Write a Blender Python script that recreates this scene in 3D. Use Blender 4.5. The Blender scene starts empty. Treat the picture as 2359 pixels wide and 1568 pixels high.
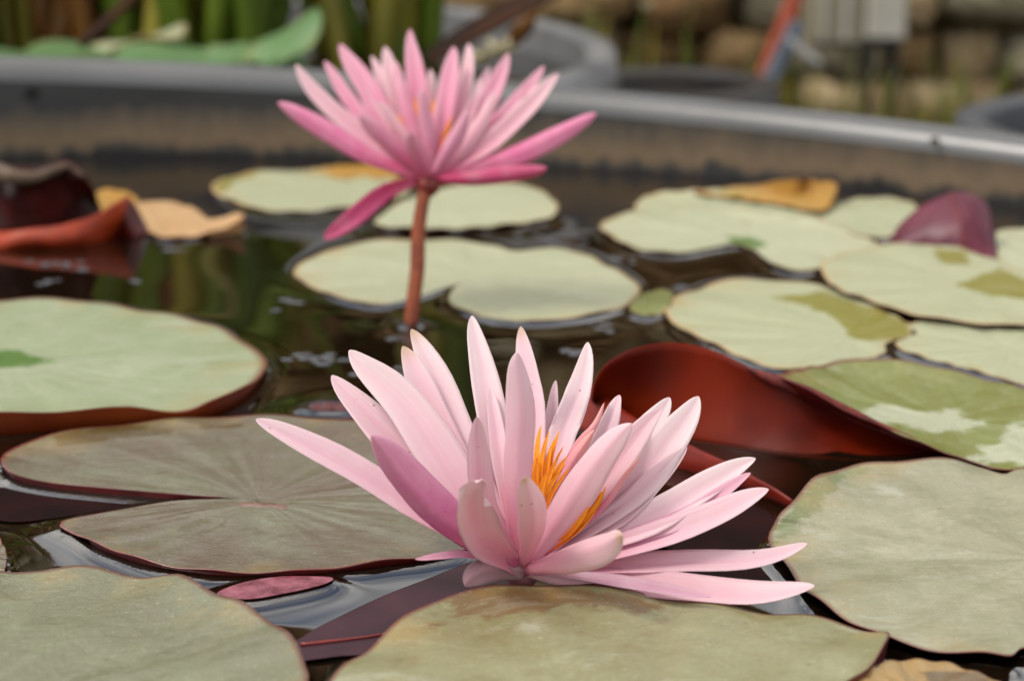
import bpy, math, random
import numpy as np
from mathutils import Vector

# ------------------------------------------------------------------ camera, sky, sun, exposure
scene = bpy.context.scene
COL = scene.collection
R = math.radians
PITCH = 15.2
CAMH = 0.22
LENS = 75.0
cam = bpy.data.cameras.new("camera")
cam.sensor_width = 36.0
cam.lens = LENS
cam.clip_start = 0.01
cam.clip_end = 300
cam.dof.use_dof = True
cam.dof.focus_distance = 0.597
cam.dof.aperture_fstop = 11.5
camo = bpy.data.objects.new("camera", cam)
COL.objects.link(camo)
camo.location = (0, 0, CAMH)
camo.rotation_euler = (R(90 - PITCH), 0, 0)
scene.camera = camo

SUN_EL, SUN_AZ = 58.0, 258.0           # overcast: a weak, very soft sun, high on the left
world = bpy.data.worlds.new("World")
scene.world = world
world.use_nodes = True
wn = world.node_tree.nodes
wl = world.node_tree.links
wn.clear()
wout = wn.new("ShaderNodeOutputWorld")
bg = wn.new("ShaderNodeBackground")
sky = wn.new("ShaderNodeTexSky")
sky.sky_type = 'NISHITA'
sky.sun_disc = False
sky.sun_elevation = R(SUN_EL)
sky.sun_rotation = R(SUN_AZ)
sky.dust_density = 2.0
wtc = wn.new("ShaderNodeTexCoord")
wmap = wn.new("ShaderNodeMapping")
wmap.inputs['Scale'].default_value = (1.0, 1.0, 2.2)
wnoise = wn.new("ShaderNodeTexNoise")
wnoise.inputs['Scale'].default_value = 2.6
wnoise.inputs['Detail'].default_value = 6
wnoise.inputs['Roughness'].default_value = 0.55
wramp = wn.new("ShaderNodeMapRange")
wramp.inputs['From Min'].default_value = 0.40
wramp.inputs['From Max'].default_value = 0.58
wramp.inputs['To Min'].default_value = 0.08
wramp.inputs['To Max'].default_value = 1.0
wmix = wn.new("ShaderNodeMix")
wmix.data_type = 'RGBA'
wcl = wn.new("ShaderNodeMix")
wcl.data_type = 'RGBA'
wcl.inputs[6].default_value = (6.3, 6.1, 5.85, 1)
wcl.inputs[7].default_value = (18.0, 17.3, 16.3, 1)
wcn = wn.new("ShaderNodeTexNoise")
wcn.inputs['Scale'].default_value = 4.0
wcn.inputs['Detail'].default_value = 5
wl.new(wmap.outputs['Vector'], wcn.inputs['Vector'])
wcr = wn.new("ShaderNodeMapRange")
wcr.inputs['From Min'].default_value = 0.35
wcr.inputs['From Max'].default_value = 0.65
wl.new(wcn.outputs['Fac'], wcr.inputs['Value'])
wl.new(wcr.outputs['Result'], wcl.inputs[0])
wl.new(wcl.outputs[2], wmix.inputs[7])
wl.new(wtc.outputs['Generated'], wmap.inputs['Vector'])
wl.new(wmap.outputs['Vector'], wnoise.inputs['Vector'])
wl.new(wnoise.outputs['Fac'], wramp.inputs['Value'])
wl.new(wramp.outputs['Result'], wmix.inputs[0])
wl.new(sky.outputs['Color'], wmix.inputs[6])
wl.new(wmix.outputs[2], bg.inputs['Color'])
bg.inputs['Strength'].default_value = 0.10
wl.new(bg.outputs['Background'], wout.inputs['Surface'])

sun = bpy.data.lights.new("sun", 'SUN')
sun.energy = 1.5
sun.angle = R(16)
sun.color = (1.0, 0.94, 0.86)
suno = bpy.data.objects.new("sun", sun)
COL.objects.link(suno)
suno.rotation_euler = (R(90 - SUN_EL), 0, R(180 - SUN_AZ))
scene.view_settings.view_transform = 'Standard'
scene.view_settings.look = 'None'
scene.view_settings.exposure = 0.66
scene.view_settings.gamma = 1.0
scene.cycles.use_denoising = True
scene.cycles.max_bounces = 8
scene.cycles.caustics_reflective = False
scene.cycles.caustics_refractive = False

rng = random.Random(7)
nrng = np.random.default_rng(7)

# ------------------------------------------------------------------ photograph pixel -> direction (2358 x 1568 frame)
F = 2358 * LENS / 36.0
CAM = np.array([0, 0, CAMH])
cp, sp = math.cos(R(PITCH)), math.sin(R(PITCH))
FWD = np.array([0, cp, -sp]); UP = np.array([0, sp, cp]); RIGHT = np.array([1.0, 0, 0])
def ray(x, y):
    return FWD + RIGHT * ((x - 1179) / F) + UP * (-(y - 784) / F)
def onz(x, y, z=0.0):
    d = ray(x, y)
    return CAM + d * ((z - CAMH) / d[2])
def atd(x, y, d):
    return CAM + ray(x, y) * d
def proj(P):
    v = np.asarray(P) - CAM
    dd = v @ FWD
    return np.stack([1179 + F * (v @ RIGHT) / dd, 784 - F * (v @ UP) / dd], -1)
K6 = 2358 / 2560.0
def r6(x, y): return ((600 + x / 1.5727) * K6, (760 + y / 1.5727) * K6)
def r4(x, y): return ((660 + x / 2.6133) * K6, (40 + y / 2.6133) * K6)

ALB = 0.70           # colours below were read off the picture; as reflectances they are this much darker
def lin(c, k=None):
    return tuple((ALB if k is None else k) * ((v / 255) / 12.92 if v / 255 <= 0.04045 else ((v / 255 + 0.055) / 1.055) ** 2.4) for v in c)
def L4(c): return (*lin(c), 1.0)

# ------------------------------------------------------------------ object helpers
def obj(name, mesh, parent=None, mats=()):
    o = bpy.data.objects.new(name, mesh)
    COL.objects.link(o)
    for m in mats:
        if m.name not in [x.name for x in mesh.materials if x]:
            mesh.materials.append(m)
    if parent: o.parent = parent
    return o
def tag(o, label=None, cat=None, group=None, kind=None):
    if label: o['label'] = label
    if cat: o['category'] = cat
    if group: o['group'] = group
    if kind: o['kind'] = kind
    return o
def empty(name, loc=(0, 0, 0)):
    o = bpy.data.objects.new(name, None)
    o.empty_display_size = 0.01
    COL.objects.link(o)
    o.location = loc
    return o
def under(o, parent):
    """parent a world-space mesh to an empty that has only a location"""
    o.parent = parent
    o.location = Vector(o.location) - Vector(parent.location)
    return o
def mesh_from(name, V, Fc, smooth=True, slots=None):
    me = bpy.data.meshes.new(name)
    me.from_pydata([tuple(map(float, v)) for v in V], [], [tuple(int(i) for i in f) for f in Fc])
    if smooth: me.polygons.foreach_set('use_smooth', [True] * len(me.polygons))
    if slots is not None: me.polygons.foreach_set('material_index', [int(i) for i in slots])
    me.update()
    return me
def set_vec(me, name, arr):
    a = me.attributes.new(name, 'FLOAT_VECTOR', 'POINT')
    a.data.foreach_set('vector', np.asarray(arr, dtype=np.float32).ravel())
def set_col(me, name, arr):
    a = me.attributes.new(name, 'FLOAT_COLOR', 'POINT')
    a.data.foreach_set('color', np.asarray(arr, dtype=np.float32).ravel())
def set_f(me, name, arr):
    a = me.attributes.new(name, 'FLOAT', 'POINT')
    a.data.foreach_set('value', np.asarray(arr, dtype=np.float32).ravel())

def catmull(P, n, closed=False):
    P = np.asarray(P, float)
    m = len(P)
    if closed:
        Q = np.vstack([P[-1], P, P[0], P[1]]); seg = m
    else:
        Q = np.vstack([2 * P[0] - P[1], P, 2 * P[-1] - P[-2]]); seg = m - 1
    out = []
    for i in range(seg):
        a, b, c, d = Q[i], Q[i + 1], Q[i + 2], Q[i + 3]
        for k in range(24):
            t = k / 24
            out.append(0.5 * ((2 * b) + (-a + c) * t + (2 * a - 5 * b + 4 * c - d) * t * t + (-a + 3 * b - 3 * c + d) * t ** 3))
    out.append(P[0] if closed else P[-1])
    out = np.array(out)
    ln = np.concatenate([[0], np.cumsum(np.linalg.norm(np.diff(out[:, :2] if out.shape[1] > 2 else out, axis=0), axis=1))])
    tt = np.linspace(0, ln[-1], n, endpoint=not closed)
    return np.stack([np.interp(tt, ln, out[:, k]) for k in range(out.shape[1])], 1)

# ------------------------------------------------------------------ node helpers
class NT:
    def __init__(s, name):
        s.m = bpy.data.materials.new(name)
        s.m.use_nodes = True
        s.n = s.m.node_tree.nodes; s.l = s.m.node_tree.links
        s.n.clear()
        s.out = s.n.new('ShaderNodeOutputMaterial')
    def put(s, sock, v):
        if hasattr(v, 'is_linked') or isinstance(v, bpy.types.NodeSocket): s.l.new(v, sock)
        else: sock.default_value = v
    def attr(s, name, out='Vector'):
        a = s.n.new('ShaderNodeAttribute'); a.attribute_name = name
        return a.outputs[out]
    def pos(s): return s.n.new('ShaderNodeNewGeometry').outputs['Position']
    def objco(s): return s.n.new('ShaderNodeTexCoord').outputs['Object']
    def mapping(s, v, scale=(1, 1, 1), loc=(0, 0, 0)):
        m = s.n.new('ShaderNodeMapping'); s.put(m.inputs['Vector'], v)
        m.inputs['Scale'].default_value = scale; m.inputs['Location'].default_value = loc
        return m.outputs['Vector']
    def noise(s, v, scale, detail=4, rough=0.55, dist=0.0):
        t = s.n.new('ShaderNodeTexNoise'); s.put(t.inputs['Vector'], v)
        t.inputs['Scale'].default_value = scale; t.inputs['Detail'].default_value = detail
        t.inputs['Roughness'].default_value = rough; t.inputs['Distortion'].default_value = dist
        return t.outputs['Fac']
    def voro(s, v, scale, out='Distance'):
        t = s.n.new('ShaderNodeTexVoronoi'); s.put(t.inputs['Vector'], v); t.inputs['Scale'].default_value = scale
        return t.outputs[out]
    def rng(s, v, a, b, c=0.0, d=1.0):
        m = s.n.new('ShaderNodeMapRange'); s.put(m.inputs['Value'], v)
        for k, x in zip(('From Min', 'From Max', 'To Min', 'To Max'), (a, b, c, d)): s.put(m.inputs[k], x)
        return m.outputs['Result']
    def math(s, op, a, b=0.0, c=0.0):
        m = s.n.new('ShaderNodeMath'); m.operation = op
        s.put(m.inputs[0], a); s.put(m.inputs[1], b); s.put(m.inputs[2], c)
        return m.outputs[0]
    def mix(s, f, a, b, mode='MIX'):
        m = s.n.new('ShaderNodeMix'); m.data_type = 'RGBA'; m.blend_type = mode
        s.put(m.inputs[0], f); s.put(m.inputs[6], a); s.put(m.inputs[7], b)
        return m.outputs[2]
    def sep(s, v):
        m = s.n.new('ShaderNodeSeparateXYZ'); s.put(m.inputs[0], v); return m.outputs
    def comb(s, x, y, z):
        m = s.n.new('ShaderNodeCombineXYZ'); s.put(m.inputs[0], x); s.put(m.inputs[1], y); s.put(m.inputs[2], z); return m.outputs[0]
    def bump(s, h, strength=0.3, dist=0.001, nrm=None):
        m = s.n.new('ShaderNodeBump'); s.put(m.inputs['Height'], h)
        m.inputs['Strength'].default_value = strength; m.inputs['Distance'].default_value = dist
        if nrm is not None: s.put(m.inputs['Normal'], nrm)
        return m.outputs['Normal']
    def bsdf(s, col, rough=0.5, nrm=None, spec=0.5, ior=1.45, coat=0.0, metallic=0.0, sss=0.0):
        b = s.n.new('ShaderNodeBsdfPrincipled')
        s.put(b.inputs['Base Color'], col); s.put(b.inputs['Roughness'], rough)
        b.inputs['Specular IOR Level'].default_value = spec; b.inputs['IOR'].default_value = ior
        b.inputs['Coat Weight'].default_value = coat; b.inputs['Coat Roughness'].default_value = 0.1
        b.inputs['Metallic'].default_value = metallic
        if nrm is not None: s.put(b.inputs['Normal'], nrm)
        return b.outputs[0]
    def transl(s, col, nrm=None):
        t = s.n.new('ShaderNodeBsdfTranslucent'); s.put(t.inputs['Color'], col)
        if nrm is not None: s.put(t.inputs['Normal'], nrm)
        return t.outputs[0]
    def mixsh(s, f, a, b):
        m = s.n.new('ShaderNodeMixShader'); s.put(m.inputs[0], f); s.l.new(a, m.inputs[1]); s.l.new(b, m.inputs[2])
        return m.outputs[0]
    def done(s, sh):
        s.l.new(sh, s.out.inputs['Surface']); return s.m

# ------------------------------------------------------------------ materials
def mat_petal(name):
    t = NT(name)
    col = t.attr('pigment', 'Color')
    su = t.attr('petal')
    x = t.sep(su)
    vein = t.noise(t.comb(t.math('MULTIPLY', x[0], 1.3), t.math('MULTIPLY', x[1], 5.0), t.math('MULTIPLY', x[2], 37.0)), 1.0, 3)
    c = t.mix(t.rng(vein, 0.35, 0.75, 0.0, 0.13), col, (*lin((232, 130, 165), .9), 1))
    blot = t.noise(t.pos(), 110.0, 3)
    c = t.mix(t.rng(blot, 0.45, 0.75, 0.0, 0.22), c, (*lin((250, 232, 232), .92), 1))
    sp_ = t.voro(t.pos(), 210.0)
    rare = t.noise(t.pos(), 160.0, 1)
    spot = t.math('MULTIPLY', t.rng(sp_, 0.09, 0.05), t.rng(rare, 0.56, 0.62))
    c = t.mix(t.math('MULTIPLY', spot, 0.65), c, L4((120, 80, 70)))
    h = t.math('ADD', vein, t.math('MULTIPLY', t.noise(t.pos(), 700.0, 2), 0.25))
    n = t.bump(h, 0.16, 0.0006)
    a = t.bsdf(c, 0.48, n, spec=0.35)
    return t.done(t.mixsh(0.40, a, t.transl(c)))
M_petal = mat_petal('petal_pink')

def mat_simple(name, c1, c2, scale=80, rough=0.5, spec=0.5, bumpd=0.0005, bscale=None, trans=0.0, transc=None, bstr=0.4, detail=4):
    t = NT(name)
    p = t.objco()
    f = t.noise(p, scale, detail)
    c = t.mix(t.rng(f, 0.35, 0.65), L4(c1), L4(c2))
    n = t.bump(t.noise(p, bscale or scale * 3, 3), bstr, bumpd)
    sh = t.bsdf(c, rough, n, spec=spec)
    if trans: sh = t.mixsh(trans, sh, t.transl(L4(transc or c2)))
    return t.done(sh)

def mat_pad(name, c1, c2, c3=(120, 130, 45), rim=(120, 75, 60), rough=0.38, rimw=0.02, streak=0.6, spec=0.5, mott=0.5, bstr=0.35, dust=0.0, fold_=1.0):
    """upper face of a floating leaf: attribute leaf = (radius 0..1, cos, sin), patch = worn area, both real wear"""
    t = NT(name)
    lf = t.sep(t.attr('leaf'))
    p = t.objco()
    sv = t.comb(t.math('MULTIPLY', lf[1], 1.5), t.math('MULTIPLY', lf[2], 1.5), t.math('MULTIPLY', lf[0], 0.7))
    st = t.noise(sv, 2.0, 2, 0.4)
    st2 = t.noise(sv, 3.4, 1, 0.4)
    bl = t.noise(p, 28.0, 6, 0.62)
    fine = t.noise(p, 420.0, 3, 0.6)
    f = t.math('ADD', t.math('MULTIPLY', t.math('SUBTRACT', st, 0.5), streak * 1.2), t.math('MULTIPLY', t.math('SUBTRACT', bl, 0.5), mott * 3))
    f = t.rng(f, -0.45, 0.45)
    c = t.mix(f, L4(c1), L4(c2))
    pm = t.attr('patch', 'Fac')
    pr = t.math('ADD', pm, t.math('MULTIPLY', t.math('SUBTRACT', t.noise(p, 70.0, 6, 0.68), 0.5), 0.9))
    c = t.mix(t.rng(pr, 0.46, 0.56), c, L4(c3))
    c = t.mix(t.rng(fine, 0.35, 0.72, 0.0, 0.16), c, L4(tuple(int(v * 0.6) for v in c1)))
    g2 = t.noise(p, 130.0, 5, 0.7)
    c = t.mix(t.rng(g2, 0.5, 0.72, 0.0, 0.4 * mott), c, L4(c3))
    if dust:
        dm = t.rng(t.noise(t.mapping(p, (0.35, 1, 1)), 60.0, 7, 0.72, 0.8), 0.55, 0.68, 0, dust)
        c = t.mix(dm, c, L4((206, 208, 188)))
    ey = t.math('MULTIPLY', t.rng(lf[0], 0.72, 1.0), t.rng(t.noise(p, 34.0, 4, 0.6), 0.48, 0.68))
    c = t.mix(t.math('MULTIPLY', ey, 0.5), c, L4((198, 158, 84)))
    c = t.mix(t.rng(lf[0], 1 - rimw * 2.2, 1 - rimw * 0.3), c, L4(rim))
    grain = t.noise(p, 1100.0, 3, 0.7)
    c = t.mix(t.rng(grain, 0.5, 0.75, 0.0, 0.3), c, L4(tuple(int(v * 0.72) for v in c1)))
    c = t.mix(t.rng(t.noise(p, 800.0, 2, 0.6), 0.62, 0.74, 0.0, 0.35), c, L4((214, 212, 196)))
    vv = t.voro(p, 140.0)
    spot = t.math('MULTIPLY', t.rng(vv, 0.10, 0.05), t.rng(t.noise(p, 60.0, 1), 0.55, 0.62))
    c = t.mix(t.math('MULTIPLY', spot, 0.6), c, L4((74, 56, 34)))
    fade = t.rng(lf[0], 0.06, 0.4)
    h = t.math('ADD', t.math('MULTIPLY', t.math('MULTIPLY', st2, fade), fold_), t.math('ADD', t.math('MULTIPLY', t.noise(t.mapping(p, (0.45, 1, 1)), 55.0, 4, 0.5), 0.35), t.math('MULTIPLY', t.noise(p, 240.0, 5, 0.65), 0.16)))
    wr = t.noise(t.mapping(p, (0.3, 1, 1)), 420.0, 4, 0.65, 0.6)
    h = t.math('ADD', h, t.math('MULTIPLY', wr, 0.07))
    n = t.bump(h, bstr, 0.004)
    r = t.rng(bl, 0.3, 0.7, rough - 0.07, rough + 0.1)
    sh = t.bsdf(c, r, n, spec=spec)
    return t.done(t.mixsh(0.08, sh, t.transl(c)))
M_pale = mat_pad('pad_pale', (190, 196, 156), (208, 208, 176), (92, 126, 36), rim=(188, 160, 110), rough=0.42, mott=0.35, dust=0.25, streak=0.3)
M_paleB = mat_pad('pad_pale_cream', (196, 198, 162), (186, 192, 150), (142, 136, 34), rim=(206, 172, 120), rough=0.42, mott=0.35, dust=0.2, streak=0.3)
M_paleG = mat_pad('pad_pale_green', (158, 172, 126), (182, 188, 156), (84, 124, 26), rim=(140, 90, 60), rough=0.4, mott=0.45, dust=0.35, streak=0.4)
M_bronze = mat_pad('pad_bronze', (120, 98, 82), (130, 132, 100), (94, 76, 20), rim=(140, 56, 44), rough=0.34, rimw=0.010, streak=0.5, mott=0.7, bstr=0.6, fold_=0.9, spec=1.0)
M_olive = mat_pad('pad_olive', (146, 142, 96), (170, 170, 130), (136, 112, 72), rim=(130, 74, 60), rough=0.4, rimw=0.010, mott=0.9, dust=0.5, bstr=0.5, streak=0.2, spec=0.6, fold_=0.4)
M_greyg = mat_pad('pad_grey_green', (120, 118, 86), (144, 148, 112), (118, 104, 72), rim=(130, 84, 66), rough=0.38, rimw=0.010, streak=0.5, mott=0.6, bstr=0.9, fold_=0.9, spec=0.9)
M_palegrey = mat_pad('pad_pale_grey', (152, 150, 116), (186, 182, 152), (128, 138, 86), rim=(136, 88, 66), rough=0.38, rimw=0.010, mott=0.8, dust=0.5, bstr=0.5, streak=0.2, spec=0.7, fold_=0.35)
M_fold = mat_pad('pad_folded_green', (126, 128, 42), (138, 148, 76), (196, 200, 168), rim=(120, 60, 40), rough=0.38, mott=0.7, dust=0.2)
M_ochre = mat_pad('pad_ochre', (206, 148, 44), (190, 150, 70), (110, 76, 34), rim=(120, 76, 30), rough=0.5, mott=0.8)
M_brownold = mat_pad('pad_brown_old', (176, 150, 106), (190, 146, 60), (128, 106, 76), rim=(130, 90, 60), rough=0.4, mott=0.9)
M_peach = mat_pad('pad_peach', (224, 186, 136), (212, 164, 108), (190, 120, 60), rim=(170, 110, 70), rough=0.45, mott=0.5)
M_brightg = mat_pad('pad_bright_green', (100, 142, 84), (128, 164, 112), (160, 180, 120), rim=(110, 130, 70), rough=0.4)
M_under = mat_simple('pad_underside_orange', (150, 66, 16), (128, 48, 14), 60, 0.42, 0.5, trans=0.2, transc=(200, 80, 20))
M_underred = mat_simple('pad_underside_red', (104, 24, 20), (76, 16, 16), 60, 0.35, 0.5)
M_flap = mat_simple('leaf_fold_red', (170, 50, 10), (84, 17, 8), 18, 0.42, 0.25, 0.001, 60, trans=0.5, transc=(250, 110, 16))
M_lobe = mat_simple('leaf_lobe_red', (150, 40, 16), (120, 26, 12), 60, 0.42, 0.3, trans=0.15, transc=(214, 60, 10))
M_maroon = mat_simple('leaf_maroon', (124, 44, 66), (98, 28, 50), 50, 0.42, 0.5, trans=0.15, transc=(150, 40, 60))
M_sub = mat_simple('leaf_submerged_purple', (78, 46, 54), (54, 32, 38), 40, 0.3, 0.2, 0.0001)
M_subdark = mat_simple('leaf_submerged_maroon', (44, 14, 11), (24, 8, 7), 40, 0.35, 0.03, 0.0001)
M_subpink = mat_simple('leaf_submerged_pink', (176, 104, 118), (112, 46, 58), 130, 0.25, 0.4, 0.0008)
M_subvein = mat_simple('leaf_vein_dull', (96, 34, 18), (80, 26, 14), 80, 0.3)
M_vein = mat_simple('leaf_vein_red', (150, 58, 48), (130, 46, 44), 80, 0.3)
M_stem = mat_simple('stem_brown', (168, 84, 44), (140, 60, 32), 120, 0.5, trans=0.0)
M_deadleaf = mat_simple('dead_leaf_brown', (74, 40, 24), (40, 20, 14), 40, 0.5, bumpd=0.002)
M_deadrim = mat_simple('dead_leaf_grey_rim', (120, 100, 78), (80, 58, 44), 60, 0.6, bumpd=0.001)
M_deadred = mat_simple('dead_leaf_red', (96, 20, 12), (46, 12, 8), 50, 0.35)
M_redor = mat_simple('dead_leaf_orange_red', (196, 70, 28), (104, 24, 14), 45, 0.4, trans=0.2, transc=(220, 80, 30))

def mat_stamen():
    t = NT('stamen_orange')
    x = t.sep(t.attr('petal'))
    c = t.mix(t.rng(x[0], 0.2, 0.75), (*lin((244, 84, 30), .95), 1), (*lin((255, 170, 30), .95), 1))
    c = t.mix(t.rng(t.noise(t.pos(), 500.0, 2), 0.4, 0.7, 0, 0.35), c, (*lin((250, 130, 20), .95), 1))
    sh = t.bsdf(c, 0.5, t.bump(t.noise(t.pos(), 1500.0, 2), 0.4, 0.0005), spec=0.4)
    return t.done(t.mixsh(0.3, sh, t.transl(c)))
M_stamen = mat_stamen()

def mat_water():
    t = NT('pond_water')
    p = t.pos()
    w1 = t.noise(t.mapping(p, (1, 0.6, 1)), 16.0, 2, 0.5, 0.3)
    w2 = t.noise(t.mapping(p, (1, 0.7, 1)), 60.0, 2, 0.5)
    h = t.math('ADD', w1, t.math('MULTIPLY', w2, 0.12))
    n = t.bump(h, 0.2, 0.0012)
    c = t.mix(t.rng(t.noise(p, 9.0, 3), 0.35, 0.65), L4((16, 10, 6)), L4((28, 19, 10)))
    return t.done(t.bsdf(c, 0.015, n, spec=1.0, ior=1.6))
M_water = mat_water()

def mat_bubble():
    t = NT('bubble_film')
    return t.done(t.bsdf(L4((60, 62, 66)), 0.04, None, spec=0.9, ior=1.5))
M_bubble = mat_bubble()

def mat_tub():
    t = NT('tub_black_plastic')
    p = t.pos()
    z = t.sep(p)[2]
    n1 = t.noise(t.mapping(p, (1, 1, 0.25)), 60.0, 5, 0.65)
    up = t.math('ADD', z, t.math('MULTIPLY', t.math('SUBTRACT', n1, 0.5), 0.024))
    band = t.math('MULTIPLY', t.rng(up, 0.031, 0.011), t.rng(up, 0.003, 0.009))
    scale_ = t.mix(t.noise(p, 90.0, 5, 0.7), L4((112, 92, 68)), L4((156, 132, 100)))
    base = t.mix(t.rng(t.noise(p, 14.0, 4), 0.4, 0.7, 0, 0.5), L4((42, 43, 43)), L4((58, 59, 58)))
    c = t.mix(t.math('MULTIPLY', band, 0.85), base, scale_)
    r = t.rng(band, 0, 1, 0.33, 0.8)
    n = t.bump(t.noise(p, 260.0, 4), 0.25, 0.001)
    return t.done(t.bsdf(c, r, n, spec=0.6))
M_tub = mat_tub()
M_rim = mat_simple('tub_rim_plastic', (92, 93, 93), (72, 73, 73), 9, 0.34, 1.0)
M_tub2 = mat_simple('tub_grey_plastic', (140, 140, 140), (118, 119, 120), 20, 0.45, 0.5)
M_tub3 = mat_simple('tub_slate_plastic', (84, 87, 90), (70, 73, 76), 20, 0.5, 0.5)
M_hole = mat_simple('drain_hole_black', (10, 10, 10), (14, 14, 14), 20, 0.7)

def leafmat(name, c1, c2, rough=0.42):
    t = NT(name)
    p = t.objco()
    c = t.mix(t.rng(t.noise(t.mapping(p, (1, 1, 0.15)), 30.0, 4), 0.35, 0.65), (*lin(c1, 1.0), 1), (*lin(c2, 1.0), 1))
    sh = t.bsdf(c, rough, t.bump(t.noise(t.mapping(p, (1, 1, 0.1)), 200.0, 3), 0.3, 0.001), spec=0.5)
    return t.done(t.mixsh(0.45, sh, t.transl(c)))
M_bladeg = leafmat('blade_green', (130, 150, 46), (80, 108, 30))
M_bladeo = leafmat('blade_olive', (172, 160, 58), (120, 116, 40))
M_bladeb = leafmat('blade_tan_brown', (160, 108, 46), (104, 70, 30))
M_bladed = leafmat('blade_dark_brown', (84, 46, 20), (50, 27, 13), 0.8)
M_grass = leafmat('grass_green', (104, 128, 50), (140, 136, 66))
M_cream = mat_simple('cream_petal', (232, 224, 190), (222, 208, 160), 60, 0.5, trans=0.25)
M_stone = [mat_simple('stone_%s' % n, a, b, 3.0, 0.85, 0.3, 0.006, 8) for n, a, b in
           (('tan', (176, 146, 100), (112, 88, 56)), ('buff', (206, 186, 146), (150, 122, 82)), ('brown', (140, 104, 66), (84, 70, 40)), ('grey', (186, 176, 150), (110, 104, 72)))]
M_mortar = mat_simple('wall_core_earth', (128, 104, 66), (96, 80, 48), 14, 0.95, 0.2, 0.01)
M_soil = mat_simple('soil', (84, 68, 44), (60, 52, 30), 9, 0.95, 0.2, 0.01)
M_white = mat_simple('box_white_paint', (216, 212, 200), (190, 186, 170), 12, 0.5)
M_cream_metal = mat_simple('box_cream_paint', (178, 170, 146), (150, 142, 118), 12, 0.55)
M_dark = mat_simple('dark_metal', (38, 36, 34), (54, 48, 42), 20, 0.5)
M_orange = mat_simple('bar_orange_paint', (196, 78, 24), (160, 62, 26), 30, 0.5)
M_blue = mat_simple('pole_blue_grey', (78, 92, 110), (96, 106, 118), 30, 0.45)
M_glint = mat_simple('glint_bright', (190, 190, 190), (160, 160, 160), 30, 0.3)

# ------------------------------------------------------------------ setting: ground, tub, water
def revolve(prof, cx, cy, seg=160, zoff=None, name='tub_wall'):
    V, Fc = [], []
    for (r, z) in prof:
        for k in range(seg):
            a = 2 * math.pi * k / seg
            x, y = cx + r * math.cos(a), cy + r * math.sin(a)
            V.append((x, y, z + (zoff(x, y) if (zoff and z > -0.02) else 0)))
    for i in range(len(prof) - 1):
        for k in range(seg):
            k2 = (k + 1) % seg
            Fc.append((i * seg + k, i * seg + k2, (i + 1) * seg + k2, (i + 1) * seg + k))
    return mesh_from(name, V, Fc)

GZ = -0.45
g = mesh_from('ground', [(-60, -60, GZ), (60, -60, GZ), (60, 60, GZ), (-60, 60, GZ)], [(0, 1, 2, 3)], False)
tag(obj('ground', g, None, [M_soil]), kind='structure')

TX, TY, TR = -0.21, 0.357, 0.85
def tilt(x, y): return -0.041 * (x + 0.29)
tub = tag(empty('pond_tub', (TX, TY, GZ)), 'big round black plastic tub holding the pink lilies, tan scale above its waterline', 'tub')
RIMZ = 0.057
wallp = [(0.02, GZ + 0.03), (TR - 0.03, GZ + 0.03), (TR - 0.01, -0.2), (TR, -0.05), (TR, 0.0), (TR + 0.0005, 0.02), (TR + 0.002, RIMZ - 0.012)]
under(obj('wall', revolve(wallp, TX, TY, 240, tilt), None, [M_tub]), tub)
rimp = [(TR + 0.0018, RIMZ - 0.0165)] + [(TR + 0.016 + 0.014 * math.cos(R(a)), RIMZ - 0.014 + 0.014 * math.sin(R(a))) for a in (180, 166, 152, 138, 124, 110, 98, 90)] + [(TR + 0.021, RIMZ - 0.0006), (TR + 0.0255, RIMZ - 0.003),
        (TR + 0.027, RIMZ - 0.008), (TR + 0.028, RIMZ - 0.03), (TR + 0.025, RIMZ - 0.032), (TR + 0.018, RIMZ - 0.02)]
under(obj('rim', revolve(rimp, TX, TY, 240, tilt, 'tub_rim'), None, [M_rim]), tub)
outp = [(TR + 0.019, RIMZ - 0.02), (TR + 0.012, -0.1), (TR - 0.015, GZ), (0.02, GZ + 0.002)]
under(obj('outer_wall', revolve(outp, TX, TY, 120, tilt, 'tub_outer'), None, [M_tub]), tub)
def wall_point(px, z):
    """where a pixel's direction meets the tub's inner wall"""
    best = None
    d = ray(px, 300); d = d / np.hypot(d[0], d[1])
    for k in range(400, 1500):
        q = CAM[:2] + d[:2] * k / 1000
        if math.hypot(q[0] - TX, q[1] - TY) >= TR: return np.array([q[0], q[1], z])
def disc(name, c, nrm, r, depth, mat, parent):
    n = Vector(nrm).normalized(); t = n.orthogonal().normalized(); b = n.cross(t)
    V, Fc = [], []
    prof = [(r * 1.25, 0), (r * 1.2, depth), (r, depth * 0.9), (r * 0.8, 0.0002)]
    for rr, hh in prof:
        for k in range(20):
            a = 2 * math.pi * k / 20
            V.append(Vector(c) + t * rr * math.cos(a) + b * rr * math.sin(a) + n * hh)
    V.append(Vector(c) + n * 0.0002)
    for i in range(3):
        for k in range(20): Fc.append((i * 20 + k, i * 20 + (k + 1) % 20, (i + 1) * 20 + (k + 1) % 20, (i + 1) * 20 + k))
    for k in range(20): Fc.append((60 + k, 60 + (k + 1) % 20, 80))
    return under(obj(name, mesh_from(name, V, Fc), None, [mat]), parent)
w = wall_point(78, 0.037); disc('drain_hole', w, (TX - w[0], TY - w[1], 0), 0.0035, 0.001, M_hole, tub)
w = wall_point(2155, 0.03); disc('rivet', w, (TX - w[0], TY - w[1], 0), 0.002, 0.002, M_rim, tub)

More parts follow.
